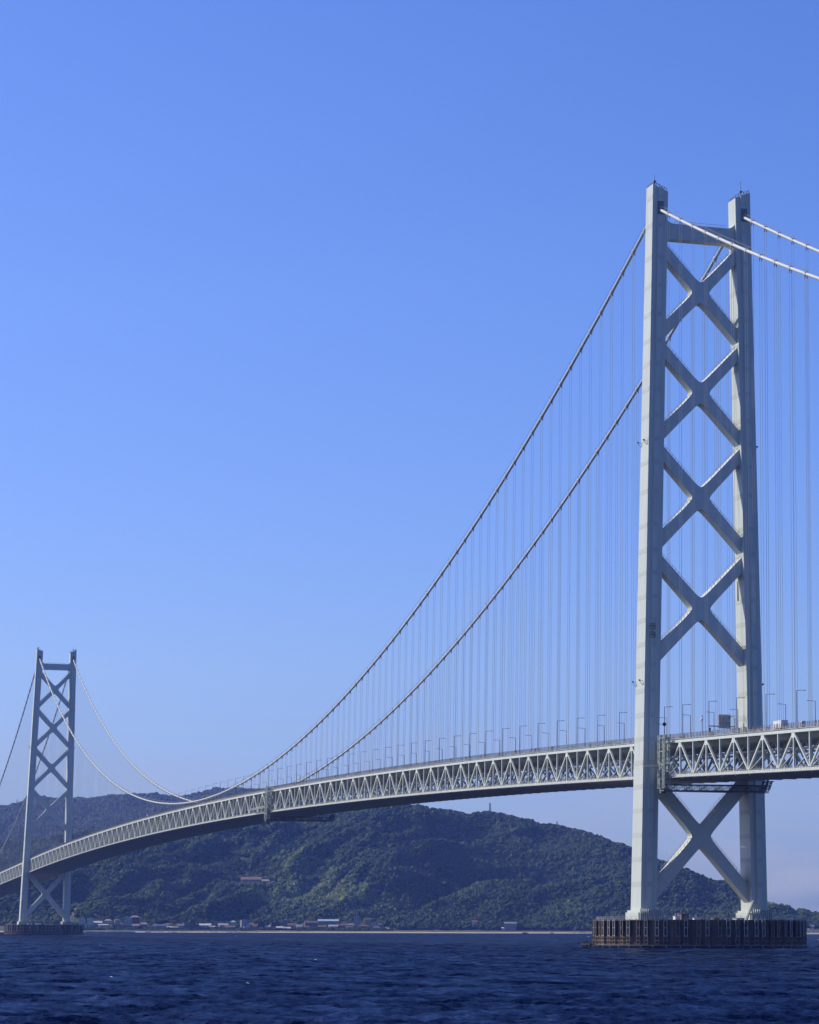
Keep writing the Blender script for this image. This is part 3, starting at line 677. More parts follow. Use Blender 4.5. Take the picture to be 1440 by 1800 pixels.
# ------------------------------------------------------------------ main cables and hangers
def panel_xs():
    return [i * PAN for i in range(-209, 30)]
PX = [x for x in panel_xs() if X_FAR < x < X_END]
def has_hanger(x):
    return abs(x) > 5 and abs(x + SPAN) > 5 and zc(x) - zt(x) > 1.8
def make_cable(sy, label):
    root = thing('main_cable', (-SPAN / 2, sy * YT, 97), label, 'bridge cable')
    org = root.location
    m = MB(org); xs = list(np.arange(X_FAR, X_END, 9.0)) + [0.0, -SPAN]; xs.sort()
    m.tube([(x, sy * YT, zc(x)) for x in xs], 0.62, 12); m.build('cable_strand', M_CABLE, root, smooth=True)
    h = MB(org)
    for dy in (-.55, .55):
        h.tube([(x, sy * YT + dy, zc(x) + 1.75) for x in xs], 0.045, 4)
    for x in PX:
        if has_hanger(x):
            for dy in (-.55, .55): h.beam((x, sy * YT + dy * .8, zc(x) + .3), (x, sy * YT + dy, zc(x) + 1.8), .07, .07)
    h.build('hand_rope', M_DARK, root)
    near = sorted([x for x in PX if has_hanger(x)], key=lambda x: -x)
    rest = MB(org); rest.mi = 0
    for i, x in enumerate(near):
        z1, z0 = zc(x), zt(x) - .3
        g = rest if i >= 100 else MB(org)
        g.mi = 0
        for dy in (-.42, .42):
            g.tube([(x, sy * YT + dy, z0), (x, sy * YT + dy, z1)], 0.058, 5)
        b = rest if i >= 100 else MB(org)
        sl = (zc(x + .5) - zc(x - .5)); d = Vector((1, 0, sl)).normalized(); c = Vector((x, sy * YT, z1))
        b.mi = 1 if i >= 100 else 0
        b.tube([c - d * 1.15, c + d * 1.15], 0.74, 10)
        b.beam(c - Vector((0, .42, .5)), c - Vector((0, .42, 1.7)), .4, .22); b.beam(c - Vector((0, -.42, .5)), c - Vector((0, -.42, 1.7)), .4, .22)
        b.beam(c - d * .9 + Vector((0, 0, .6)), c + d * .9 + Vector((0, 0, .6)), 1.25, .5)
        if i < 100:
            o = g.build('hanger_rope', M_ROPE, root); b.build('cable_band', M_GALV, o)
    rest.build('distant_hanger_ropes', [M_ROPE, M_GALV], root, kind='stuff')
    return root
make_cable(-1, 'pale main suspension cable nearer the viewer, over the lit side of the deck')
make_cable(1, 'pale main suspension cable on the farther side of the bridge deck')

# ------------------------------------------------------------------ deck
def make_deck():
    root = thing('bridge_deck', (-SPAN / 2, 0, 80), 'long grey steel truss bridge deck running between and beyond the two towers', 'bridge deck')
    org = root.location; DEP = 13.1
    xs = [X_FAR] + PX + [X_END]
    def strip(name, y0, y1, top, bot, m_, par, sub=1):
        m = MB(org); n = len(xs); vs = []
        for x in xs:
            z = zt(x); vs += [(x, y0, z + bot), (x, y1, z + bot), (x, y1, z + top), (x, y0, z + top)]
        fs = [(0, 1, 2, 3), tuple((n - 1) * 4 + k for k in (3, 2, 1, 0))]
        for i in range(n - 1):
            for k in range(4): fs.append((i * 4 + k, i * 4 + (k + 1) % 4, (i + 1) * 4 + (k + 1) % 4, (i + 1) * 4 + k))
        m.add(vs, fs); return m.build(name, m_, par)
    # the two side trusses
    for sy in (-1, 1):
        t = strip('side_truss', *sorted((sy * YT - .45, sy * YT + .45)), 0.0, -1.25, M_TRUSS, root)
        strip('lower_chord', *sorted((sy * YT - .45, sy * YT + .45)), -DEP, -DEP - 1.15, M_TRUSS, t)
        strip('chord_flange', *sorted((sy * YT - .75, sy * YT + .75)), 0.12, 0.003, M_TRUSS, t)
        rest_p = MB(org); rest_d = MB(org); order = sorted(PX, key=lambda x: -x)
        cnt = 0
        for x in order:
            k = round(x / PAN)
            inview = x < 200
            ind = inview and cnt < 100
            p = MB(org) if ind else rest_p
            p.box(x - .31, x + .31, sy * YT - .33, sy * YT + .33, zt(x) - DEP - .02, zt(x) - 1.23)
            if ind: p.build('vertical_post', M_TRUSS, t)
            d = MB(org) if ind else rest_d
            x2 = x - PAN
            if x2 > X_FAR:
                hi, lo = (x, x2) if k % 2 == 0 else (x2, x)
                d.beam((hi, sy * YT, zt(hi) - 1.1), (lo, sy * YT, zt(lo) - DEP - .1), .66, .66, (0, 1, 0))
                # gusset plates where the diagonals meet
                g = (hi, -1.25) ; sg = -1 if x2 == lo else 1
                d.extrude([(hi, sy * YT - .36, zt(hi) - 1.2), (hi, sy * YT - .36, zt(hi) - 3.0), (hi + sg * 1.3, sy * YT - .36, zt(hi) - 3.0), (hi + sg * 1.5, sy * YT - .36, zt(hi) - 1.2)],
                          [(hi, sy * YT + .36, zt(hi) - 1.2), (hi, sy * YT + .36, zt(hi) - 3.0), (hi + sg * 1.3, sy * YT + .36, zt(hi) - 3.0), (hi + sg * 1.5, sy * YT + .36, zt(hi) - 1.2)])
                if ind: d.build('diagonal', M_TRUSS, t)
            if inview: cnt += 1
        rest_p.build('distant_posts', M_TRUSS, t, kind='stuff'); rest_d.build('distant_diagonals', M_TRUSS, t, kind='stuff')
    # road on top
    strip('road_slab', -16.4, 16.4, 0.25, -0.25, M_ROAD, root)
    for sy in (-1, 1):
        strip('road_stringer', *sorted((sy * 6, sy * 6.6)), -0.253, -1.6, M_DARK, root); strip('road_stringer', *sorted((sy * 12, sy * 12.6)), -0.253, -1.6, M_DARK, root)
    # cross frames at every panel point: one part
    f = MB(org)
    for x in PX:
        z = zt(x); lo = z - DEP - .6
        f.box(x - .3, x + .3, -YT + .34, YT - .34, z - 3.1, z - .3)
        f.box(x - .35, x + .35, -YT + .34, YT - .34, lo - 1.1, lo + .2)
        for s in (-1, 1):
            f.beam((x, s * (YT - .4), lo + .3), (x, s * 8.0, z - 3.1), .5, .5); f.beam((x, s * 1.5, lo), (x, s * 8.0, z - 3.1), .45, .45)
            f.beam((x + .4, s * (YT - .4), lo), (x + PAN - .4, -s * (YT - .4), zt(x + PAN) - DEP - .6), .45, .45)
    f.build('cross_frame', M_BAND, root)
    # under-deck service ways and pipes
    strip('service_floor', -17, -6.6, -DEP - .32, -DEP - .48, M_GALV, root); strip('service_floor', 6.6, 17, -DEP - .32, -DEP - .48, M_GALV, root)  # floors widened inward to keep sun off the tower leg and brace below
    strip('utility_pipe', -5.2, -4.5, -5.2, -5.9, M_GALV, root); strip('utility_pipe', 3.9, 4.6, -5.6, -6.3, M_GALV, root)
    strip('utility_floor', -6.5, 6.5, -DEP + .1, -DEP - .3, M_DARK, root)  # widened to meet the service floors and block sun through the truss bottom
    for sy in (-1, 1):
        sw = strip('side_walk', *sorted((sy * (YT + .5), sy * (YT + 1.7))), -DEP - .95, -DEP - 1.15, M_GALV, root)
        r_ = MB(org); i = 0; x = X_END
        while x > -2400:
            x -= PAN / 6
            z = zt(x) - DEP - 1.0
            r_.beam((x, sy * (YT + 1.65), z), (x, sy * (YT + 1.65), z + 1.2), .1, .1)
            r_.beam((x, sy * (YT + .45), z - .25), (x, sy * (YT + 1.75), z - .25), .3, .22)
        for hz in (.6, 1.2):
            for a, b in zip(xs[:-1], xs[1:]):
                r_.beam((a, sy * (YT + 1.65), zt(a) - DEP - 1.0 + hz), (b, sy * (YT + 1.65), zt(b) - DEP - 1.0 + hz), .09, .09)
        r_.build('side_walk_railing', M_GALV, sw)
        # railing inside at the lower level
        q = MB(org)
        for a, b in zip(xs[:-1], xs[1:]):
            for hz in (.5, 1.0, 1.5): q.beam((a, sy * 14.4, zt(a) - DEP - .3 + hz), (b, sy * 14.4, zt(b) - DEP - .3 + hz), .12, .2)
        x = X_END
        while x > -2400:
            x -= PAN / 5; z = zt(x) - DEP - .35
            q.beam((x, sy * 14.4, z), (x, sy * 14.4, z + 1.6), .14, .14)
        q.build('service_railing', M_RAIL, root)
    # roadside railings on top
    for sy, yy in ((-1, 16.9), (1, 16.9), (-1, 1.6), (1, 1.6)):
        q = MB(org); x = X_END; rs = random.Random(int(yy * 10) + sy)
        while x > -2950:
            x -= PAN / 9; z = zt(x)
            hh = 2.25 if yy > 10 else 1.3
            q.beam((x, sy * yy, z + .1), (x, sy * yy, z + hh), .22, .2)
            if yy > 10 and rs.random() < .55: q.box(x, x + PAN / 9 * rs.choice((.5, .8)), sy * yy - .05, sy * yy + .05, z + .35, z + rs.choice((.7, .9, 1.2)))
        for a, b in zip(xs[:-1], xs[1:]):
            for hz in (.75, 1.15): q.beam((a, sy * yy, zt(a) + hz), (b, sy * yy, zt(b) + hz), .12, .16)
        q.build('road_railing', M_RAIL, root)
    # roadside cabinets every couple of panels
    c = MB(org); rs = random.Random(12)
    for x in PX:
        if round(x / PAN) % 2 == 0:
            x1 = x + rs.uniform(-3, 3); h = rs.uniform(1.4, 2.5); l = rs.uniform(.6, 2.2)
            c.box(x1, x1 + l, -16.6, -15.6, zt(x1) + .2, zt(x1) + h)
    c.build('roadside_cabinet', M_GALV, root)
    return root
make_deck()

# ------------------------------------------------------------------ street lamps
def make_lamp(sy):
    root = thing('street_lamp', (0, 0, 0), 'x', 'street lamp', 'street lamps along the bridge deck')
    p = MB(); p.tube([(0, 0, 0), (0, 0, 12.8)], 0.17, 6, 0.11); p.box(-.3, .3, -.3, .3, 0, .5); p.build('pole', M_DARK, root)
    a = MB(); s = -sy; a.beam((0, 0, 12.7), (0, s * 2.3, 12.85), .12, .14); a.build('arm', M_DARK, root)
    h = MB(); h.box(-.18, .18, min(s * 2.0, s * 3.3), max(s * 2.0, s * 3.3), 12.75, 12.95); h.build('lamp_head', M_GALV, root)
    return root
for sy, near_xs in ((-1, [168.3, 140.0, 111.7, 83.1, 54.7, 26.3, 5.7] + [-48.6 - 28.14 * k for k in range(80)]),
                    (1, [164.0, 135.5, 106.9, 78.3, 49.6, -0.2, -26.8, -54.3] + [-83.1 - 27.9 * k for k in range(80)])):
    proto = None; n = 0
    side = 'near edge' if sy < 0 else 'far edge'
    for x in near_xs:
        if x < -2330: break
        if abs(x + SPAN) < 9: continue
        o = make_lamp(sy) if proto is None else copy_tree(proto)
        proto = proto or o
        o.location = (x, sy * 16.2, zt(x) + .25)
        if x > 2 or (sy > 0 and x > -3): k = sum(1 for q in near_xs if q <= x and (q > 2 or (sy > 0 and q > -3))); s = 'this side of the large tower'
        elif x < -SPAN: k = sum(1 for q in near_xs if x <= q < -SPAN - 9); s = 'beyond the small tower'
        else: k = sum(1 for q in near_xs if x <= q <= (2 if sy < 0 else -3)); s = 'from the large tower inward'
        o['label'] = f"thin lamp post on the deck's {side}, {ordinal(k)} {s}"

# ------------------------------------------------------------------ maintenance gantries hanging round the deck
def lattice(m, a, b, w, n, t=.16, up=(0, 0, 1)):
    a = Vector(a); b = Vector(b); d = (b - a).normalized(); u = Vector(up)
    if abs(d.dot(u)) > .9: u = Vector((1, 0, 0))
    s = d.cross(u).normalized(); u = s.cross(d); C4 = [s * w / 2 + u * w / 2, s * w / 2 - u * w / 2, -s * w / 2 - u * w / 2, -s * w / 2 + u * w / 2]
    for c in C4: m.beam(a + c, b + c, t * 1.3, t * 1.3)
    for i in range(n):
        p = a + (b - a) * (i / n); q = a + (b - a) * ((i + 1) / n)
        for k in range(4):
            c, e = C4[k], C4[(k + 1) % 4]
            m.beam(p + c, q + e, t * .7, t * .7); m.beam(p + c, p + e, t * .7, t * .7)
            if i % 2: m.beam(p + e, q + c, t * .7, t * .7)
def make_gantry(x, arm, label, lean):
    z = zt(x); root = thing('maintenance_gantry', (x, 0, z - 17), label, 'maintenance gantry', 'inspection gantries hung on the deck'); org = root.location
    m = MB(org)
    for dx in (-2.6, 2.6): lattice(m, (x + dx, -20.6, z - 18.2), (x + dx, -20.6, z + 1.9), 2.2, 12, .2)
    for zz in (z + .5, z - 4.5, z - 9.5, z - 15): m.box(x - 3.7, x + 3.7, -21.7, -19.6, zz, zz + .2)
    m.build('ladder_tower', M_GREEN, root)
    g = MB(org)
    for dx in (-1.5, 1.5): lattice(g, (x + dx, -21.5, z - 18.0), (x + dx, 21.0, z - 17.6), 2.2, 14, .2)
    g.box(x - 2.6, x + 2.6, -21.6, 21, z - 19.35, z - 19.1)
    g.build('underdeck_girder', M_DARK, root)
    f = MB(org)
    for dx in (-2, 2): lattice(f, (x + dx, 20.4, z - 18), (x + dx, 21.5, z - 14.8), 1.6, 4, .2)
    f.beam((x - 3, 20.2, z - 15), (x + 3, 22.6, z - 15), .4, .4); f.build('far_bracket', M_DARK, root)
    a = MB(org)
    e_ = (x - 4, -21.6 - arm, z - 9.6) if lean else (x - arm, -20.7, z - 10.5)
    lattice(a, (x - 4, -20.7, z - (9.6 if lean else 10.5)), e_, 1.1, 8, .16); a.build('side_arm', M_GREEN, root)
    c = MB(org); c.box(x - 2.2, x + 2.2, -21.4, -19.7, z - 15.0, z - 12.4); c.box(x - 2.9, x + 2.9, -21.9, -19.5, z - 12.4, z - 12.2); c.box(x - 2.4, x - .8, -21.5, -19.6, z - 20, z - 18); c.build('work_cage', M_DARK, root)
make_gantry(17.6, 6.0, 'green lattice inspection gantry hung round the deck beside the large tower', 1)
make_gantry(-732.0, 50, 'green lattice inspection gantry hung under the middle of the span, over the hillside', 0)

# ------------------------------------------------------------------ sign and traffic on the deck
def make_sign(x, y, label):
    z = zt(x) + .25; root = thing('road_sign', (x, y, z), label, 'road sign'); org = root.location
    p = MB(org); p.tube([(x, y + 4.2, z), (x, y + 4.2, z + 9.6)], .28, 8); p.beam((x, y + 4.2, z + 6.2), (x, y - 6.4, z + 6.2), .4, .4); p.beam((x, y + 4.2, z + 10.4), (x, y + 1, z + 9.4), .3, .3); p.build('post', M_GALV, root)
    b = MB(org); b.box(x - .15, x + .15, y - 2.7, y + 2.4, z + 5.4, z + 10.7)
    bo = b.build('board', mat('sign_back', (.46, .43, .36), .6, .2, .5), root)
    r_ = MB(org)
    for k in range(5): r_.box(x + .15, x + .45, y - 2.5 + k * 1.15, y - 2.3 + k * 1.15, z + 5.5, z + 10.6)
    for zz in (5.4, 7.9, 10.4): r_.box(x + .46, x + .7, y - 2.7, y + 2.4, z + zz, z + zz + .35)
    r_.build('rib', mat('sign_rib', (.62, .58, .48), .6, .1, .5), bo)
make_sign(-1.5, 11.2, 'grey ribbed back of a large road sign above the deck beside the large tower')
def make_truck(x, y, l, label, col=M_WHITE, h=3.8):
    z = zt(x) + .26; root = thing('box_truck', (x, y, z), label, 'truck'); org = root.location
    c = MB(org); c.box(x - l + 2.3, x, y - 1.22, y + 1.22, z + 1.0, z + h); c.box(x - .02, x + .05, y - 1.1, y + 1.1, z + 1.1, z + h - .15); c.build('cargo_box', col, root)
    k = MB(org); zc_ = z + min(2.7, h)
    k.extrude([(x - l, y - 1.1, z + .6), (x - l, y - 1.1, z + 1.7), (x - l + .5, y - 1.1, zc_), (x - l + 2.1, y - 1.1, zc_), (x - l + 2.1, y - 1.1, z + .6)],
              [(x - l, y + 1.1, z + .6), (x - l, y + 1.1, z + 1.7), (x - l + .5, y + 1.1, zc_), (x - l + 2.1, y + 1.1, zc_), (x - l + 2.1, y + 1.1, z + .6)])
    k.build('cab', col, root)
    f = MB(org); f.box(x - l + .3, x - .1, y - .5, y + .5, z + .62, z + .98); f.build('chassis', M_DARK, root)
    for xx in (x - l + 1.2, x - 1.6, x - 2.7):
        for s in (-1, 1):
            w = MB(org); w.tube([(xx, y + s * .85, z + .48), (xx, y + s * 1.18, z + .48)], .48, 12); w.build('wheel', M_TYRE, root)
make_truck(115.5, -10.8, 9.8, 'large white box truck on the deck on the viewer side of the large tower')
make_truck(-1258.0, -11, 8.0, 'small white truck on the deck halfway between the small tower and mid-span', h=3.9)
make_truck(-25.0, -11.0, 7.5, 'low grey truck on the deck just past the large tower', M_GALV, h=3.0)
make_truck(-1075, -9, 8.5, 'white truck on the deck near the lowest point of the cables', h=3.4)

# ------------------------------------------------------------------ town on the far shore
def hmat(col):
    g_ = sum(col) / 3; col = tuple((c * .62 + g_ * .38) * .6 for c in col)
    return mat('wall_%02d%02d%02d' % tuple(int(c * 99) for c in col), col, 0.8, 0.12, 0.25)
W_ = dict(white=(.68, .68, .66), cream=(.55, .50, .42), grey=(.34, .35, .36), pale_blue=(.42, .52, .60), mint=(.46, .58, .54), tan=(.45, .36, .27), brown=(.16, .10, .075),
          navy=(.045, .06, .12), purple=(.24, .20, .24), lilac=(.44, .42, .50), red=(.40, .10, .06), orange=(.55, .16, .06), green=(.20, .26, .20))
R_ = dict(grey=(.24, .25, .27), dark=(.08, .085, .10), tan=(.50, .38, .28), white=(.72, .72, .70), blue=(.05, .12, .42), red=(.38, .09, .06), brown=(.20, .11, .08), pink=(.55, .30, .22), teal=(.45, .68, .70), silver=(.55, .56, .58))
def building(px, w, h, roof, wc, rc, label, D=5080.0, dep=None, cat='house', name='house', az_turn=None, group=None):
    az = px_az(px); x, y = at(az, D); z = ground_z(x, y) - .6
    w = w * D / 4869.0; h = h * D / 4869.0; dep = dep or min(max(7.5, w * .7), 16)
    rz = R(az) + math.pi / 2 + (random.uniform(-.22, .22) if az_turn is None else az_turn)     # long side to the sea
    root = thing(name, (x, y, z), label, cat, group, rz)
    rh = {'flat': .5, 'gable': min(3.2 if name == 'house' else 5.5, h * .45), 'hip': min(3.0, h * .42), 'shed': min(1.6, h * .3)}[roof]
    hw = max(1.8, h - rh + .6)
    m = MB(); m.box(-w / 2, w / 2, -dep / 2, dep / 2, 0, hw); m.build('wall', hmat(W_[wc]), root)
    rr = MB(); e = .5
    if roof == 'flat':
        rr.box(-w / 2 - .2, w / 2 + .2, -dep / 2 - .2, dep / 2 + .2, hw, hw + .35); rr.box(-w * .2, w * .12, -dep * .2, dep * .2, hw + .353, hw + 1.6)
    elif roof == 'shed':
        rr.extrude([(-w / 2 - e, -dep / 2 - e, hw + rh), (-w / 2 - e, dep / 2 + e, hw + .003), (-w / 2 - e, dep / 2 + e, hw + .3), (-w / 2 - e, -dep / 2 - e, hw + rh + .3)],
                   [(w / 2 + e, -dep / 2 - e, hw + rh), (w / 2 + e, dep / 2 + e, hw + .003), (w / 2 + e, dep / 2 + e, hw + .3), (w / 2 + e, -dep / 2 - e, hw + rh + .3)])
    elif roof == 'gable':
        P = [(-dep / 2 - e, hw + .003), (0, hw + rh), (dep / 2 + e, hw + .003)]
        rr.extrude([(-w / 2 - e, a, c) for a, c in P], [(w / 2 + e, a, c) for a, c in P])
    else:
        i = min(w, dep) * .42
        rr.add([(-w / 2 - e, -dep / 2 - e, hw + .003), (w / 2 + e, -dep / 2 - e, hw + .003), (w / 2 + e, dep / 2 + e, hw + .003), (-w / 2 - e, dep / 2 + e, hw + .003), (-w / 2 + i, 0, hw + rh), (w / 2 - i, 0, hw + rh)],
               [(3, 2, 1, 0), (0, 1, 5, 4), (2, 3, 4, 5), (1, 2, 5), (3, 0, 4)])
    rr.build('roof', hmat(R_[rc]), root)
    fl = max(1, int(hw // 2.9)); n = max(2, int(w // 3.4))
    for f_ in range(fl):
        for k in range(n):
            if random.random() < .2: continue
            q = MB(); cx = -w / 2 + (k + .5) * w / n; zz = f_ * 2.9 + .95
            q.box(cx - .75, cx + .75, dep / 2 - .05, dep / 2 + .05, zz, zz + 1.35)
            q.build('window', M_GLASS, root)
    return root
# px, width, height, roof, wall, roof colour, label, distance
TOWN = [
 (143, 9, 11, 'flat', 'white', 'grey', 'small white cube house behind the pier, highest above the shore', 5150),
 (156, 18, 9, 'flat', 'mint', 'white', 'wide pale green flat-roofed building right of the distant pier', 5085),
 (157, 10, 17, 'flat', 'mint', 'grey', 'pale green block rising behind the wide pale green building', 5104),
 (170, 16, 11, 'gable', 'pale_blue', 'white', 'long pale blue shed with a white roof beside the pale green building', 5110),
 (181, 16, 8, 'shed', 'white', 'silver', 'low white shed with a silver sloping roof near the breakwater', 5074),
 (189, 13, 13, 'hip', 'cream', 'tan', 'cream house with a tan hipped roof behind the white shed', 5128),
 (199, 10, 9, 'gable', 'grey', 'dark', 'small grey house with a dark roof left of the long purple building', 5104),
 (205, 9, 13, 'hip', 'lilac', 'grey', 'lilac house with a grey roof among trees above the breakwater', 5140),
 (218, 23, 6, 'flat', 'purple', 'grey', 'long low purple-grey building on the waterfront', 5078),
 (224, 12, 17, 'flat', 'pale_blue', 'silver', 'tall pale blue three-storey building behind the low purple-grey one', 5110),
 (236, 15, 19, 'hip', 'brown', 'tan', 'brown house under a broad tan roof, second row', 5135),
 (238, 12, 9, 'gable', 'tan', 'pink', 'tan house with a pinkish roof on the waterfront', 5078),
 (253, 13, 11, 'hip', 'green', 'tan', 'grey-green house under a pale tan hipped roof, left of the blue-roofed hall', 5088),
 (263, 9, 7, 'gable', 'brown', 'dark', 'little dark brown house left of the bright blue roof', 5078),
 (282, 20, 8, 'gable', 'purple', 'blue', 'long hall with a bright blue roof', 5094),
 (299, 11, 5, 'shed', 'brown', 'white', 'low brown shed with a white sloping roof right of the blue-roofed hall', 5076),
 (308, 9, 6, 'gable', 'tan', 'tan', 'small tan house with a tan roof on the shore road', 5076),
 (318, 11, 9, 'gable', 'lilac', 'grey', 'pale lilac house with a grey roof, left of the dark blocks', 5086),
 (328, 12, 11, 'flat', 'purple', 'grey', 'purple-grey two-storey block left of the dark brown flat building', 5090),
 (341, 16, 8, 'flat', 'brown', 'dark', 'dark brown flat building on the shore', 5080),
 (360, 20, 9, 'gable', 'pale_blue', 'white', 'pale blue hall with a white roof', 5084),
 (372, 10, 6, 'shed', 'lilac', 'silver', 'low lilac shed with a silver roof beside the pale blue hall', 5074),
 (392, 15, 9, 'gable', 'grey', 'silver', 'grey house with a silver gable roof', 5098),
 (404, 18, 7, 'gable', 'brown', 'brown', 'long dark brown house with a brown roof', 5080),
 (409, 9, 12, 'hip', 'pale_blue', 'teal', 'pale blue house with a teal roof in the second row', 5130),
 (429, 13, 14, 'flat', 'lilac', 'tan', 'tall lilac three-storey house with a flat roof', 5112),
 (434, 13, 6, 'flat', 'pale_blue', 'silver', 'low pale blue building in front of the tall lilac house', 5076),
 (447, 8, 8, 'gable', 'orange', 'red', 'small bright orange house beside the navy block', 5080),
 (458, 12, 11, 'flat', 'navy', 'dark', 'navy blue cubic building right of the orange house', 5082),
 (469, 8, 6, 'shed', 'white', 'white', 'tiny white hut between the two navy buildings', 5078),
 (483, 15, 11, 'flat', 'navy', 'dark', 'wide navy blue building right of the tiny white hut', 5086),
 (491, 12, 6, 'gable', 'brown', 'white', 'low brown boathouse with a bright white roof', 5062),
 (504, 12, 5, 'gable', 'grey', 'white', 'low grey boathouse with a white roof right of the brown one', 5060),
 (512, 14, 9, 'gable', 'cream', 'red', 'cream house with a red roof behind the boathouses', 5096),
 (500, 9, 13, 'flat', 'green', 'white', 'grey-green flat-roofed house behind the boathouses', 5124),
 (525, 10, 8, 'gable', 'white', 'silver', 'white house with a silver roof left of the big reddish hall', 5076),
 (545, 21, 13, 'gable', 'purple', 'brown', 'big dull reddish hall with a brown gable roof', 5100),
 (538, 10, 6, 'shed', 'cream', 'brown', 'low cream shed in front of the reddish hall', 5070),
 (576, 35, 13, 'gable', 'grey', 'teal', 'long warehouse with a pale turquoise roof', 5140),
 (566, 14, 7, 'gable', 'brown', 'brown', 'brown house in front of the turquoise-roofed warehouse', 5082),
 (585, 15, 8, 'gable', 'lilac', 'silver', 'lilac house with a shiny silver roof below the warehouse', 5080),
 (599, 12, 9, 'gable', 'brown', 'red', 'dark brown house with a dull red roof at the warehouse end', 5084),
 (616, 16, 10, 'hip', 'grey', 'grey', 'grey house with a wide grey hipped roof', 5086),
 (626, 9, 20, 'flat', 'lilac', 'grey', 'narrow lilac four-storey house standing highest in the right part of the town', 5136),
 (614, 12, 6, 'shed', 'purple', 'brown', 'low purple shed below the wide grey hipped roof', 5070),
 (640, 20, 8, 'hip', 'brown', 'brown', 'wide brown temple-like house with a hipped brown roof', 5084),
 (646, 12, 15, 'gable', 'tan', 'brown', 'tan house with a brown roof in the second row at the right end', 5126),
 (658, 12, 11, 'flat', 'cream', 'tan', 'cream two-storey house at the right end of the town', 5096),
 (662, 9, 6, 'gable', 'lilac', 'grey', 'tiny lilac house at the right end of the town', 5072),
 (680, 6, 4, 'gable', 'white', 'white', 'tiny white hut on the beach right of the town', 5068),
 (834, 9, 12, 'gable', 'white', 'red', 'white cottage with a red roof among trees', 5096),
 (897, 21, 14, 'gable', 'lilac', 'grey', 'large pale lilac beach house with rows of windows', 5080),
 (884, 5, 5, 'shed', 'white', 'white', 'tiny white annex left of the lilac beach house', 5074),
 (961, 7, 6, 'shed', 'white', 'white', 'tiny white-roofed hut at the right end of the beach', 5074),
 (1352, 6, 8, 'gable', 'white', 'white', 'white house on the headland right of the large tower', 5330),
 (1428, 8, 6, 'gable', 'pale_blue', 'grey', 'pale blue shore house at the right edge of the picture', 5040),
]
for row in TOWN:
    px, w, h, roof, wc, rc, lb, D = row
    building(px, w, h, roof, wc, rc, lb, D)
# the long building on the hillside
building(438, 34, 10, 'gable', 'lilac', 'pink', 'long hillside building with a pinkish orange roof above the forest', HILL_D + 4, 13, 'building', 'hillside_building', 0.05)
building(463, 12, 6, 'gable', 'lilac', 'silver', 'pale annex with a grey gable next to the hillside building', HILL_D, 12, 'building', 'hillside_building', 0.3)
building(473, 6, 4, 'shed', 'white', 'white', 'tiny white shed right of the hillside building', HILL_D - 4, 6, 'building', 'shed', 0.0)

# a second row of small houses behind some of the first
BACK = [(176, 9, 8, 'hip', 'cream', 'brown', 'the long pale blue shed', 5132), (192, 8, 8, 'gable', 'white', 'dark', 'the low white shed', 5150), (213, 9, 8, 'hip', 'grey', 'brown', 'the long low purple-grey building', 5122),
 (250, 9, 9, 'gable', 'tan', 'dark', 'the grey-green house', 5120), (272, 9, 7, 'hip', 'lilac', 'grey', 'the blue-roofed hall', 5124), (292, 10, 7, 'gable', 'cream', 'grey', 'the low brown shed', 5112),
 (312, 8, 8, 'hip', 'grey', 'dark', 'the small tan house with a tan roof', 5116), (326, 10, 8, 'gable', 'tan', 'brown', 'the purple-grey two-storey block', 5124), (345, 11, 7, 'hip', 'cream', 'dark', 'the dark brown flat building', 5118),
 (366, 10, 8, 'gable', 'grey', 'brown', 'the pale blue hall', 5122), (387, 9, 7, 'gable', 'white', 'grey', 'the grey house with a silver gable', 5132), (401, 9, 8, 'hip', 'tan', 'dark', 'the long dark brown house', 5112),
 (441, 8, 8, 'gable', 'grey', 'grey', 'the low pale blue building below the lilac one', 5126), (455, 9, 7, 'hip', 'cream', 'dark', 'the navy blue cubic building', 5122), (478, 9, 6, 'gable', 'tan', 'grey', 'the wide navy blue building', 5124),
 (519, 9, 8, 'hip', 'lilac', 'dark', 'the cream house with a red roof', 5130), (534, 9, 8, 'gable', 'grey', 'brown', 'the white house with a silver roof', 5122), (553, 10, 8, 'hip', 'tan', 'dark', 'the big reddish hall', 5134),
 (604, 9, 8, 'gable', 'lilac', 'brown', 'the dark brown house at the warehouse end', 5126), (636, 10, 8, 'hip', 'grey', 'dark', 'the wide brown temple-like house', 5122), (654, 9, 8, 'gable', 'white', 'brown', 'the cream two-storey house', 5134), (668, 8, 7, 'hip', 'tan', 'grey', 'the tiny lilac house at the town end', 5104)]
for px, w, h, roof, wc, rc, nick, D in BACK:
    building(px, w, h, roof, wc, rc, f"small {wc.replace('_', ' ')} house, {rc} roof, behind {nick}", D)
# ------------------------------------------------------------------ small fittings on the near tower and deck
def fitting(name, label, cat, loc, parts):
    root = thing(name, loc, label, cat)
    for pn, m_, fn in parts:
        b = MB(); fn(b); b.build(pn, m_, root)
def ball(b):
    for i in range(7):
        z0 = -math.pi / 2 + math.pi * i / 7; z1 = -math.pi / 2 + math.pi * (i + 1) / 7
        for k in range(10):
            a0, a1 = 2 * math.pi * k / 10, 2 * math.pi * (k + 1) / 10
            b.add([(.75 * math.cos(z0) * math.cos(a0), .75 * math.cos(z0) * math.sin(a0), .75 * math.sin(z0)), (.75 * math.cos(z0) * math.cos(a1), .75 * math.cos(z0) * math.sin(a1), .75 * math.sin(z0)),
                   (.75 * math.cos(z1) * math.cos(a1), .75 * math.cos(z1) * math.sin(a1), .75 * math.sin(z1)), (.75 * math.cos(z1) * math.cos(a0), .75 * math.cos(z1) * math.sin(a0), .75 * math.sin(z1))], [(0, 1, 2, 3)])
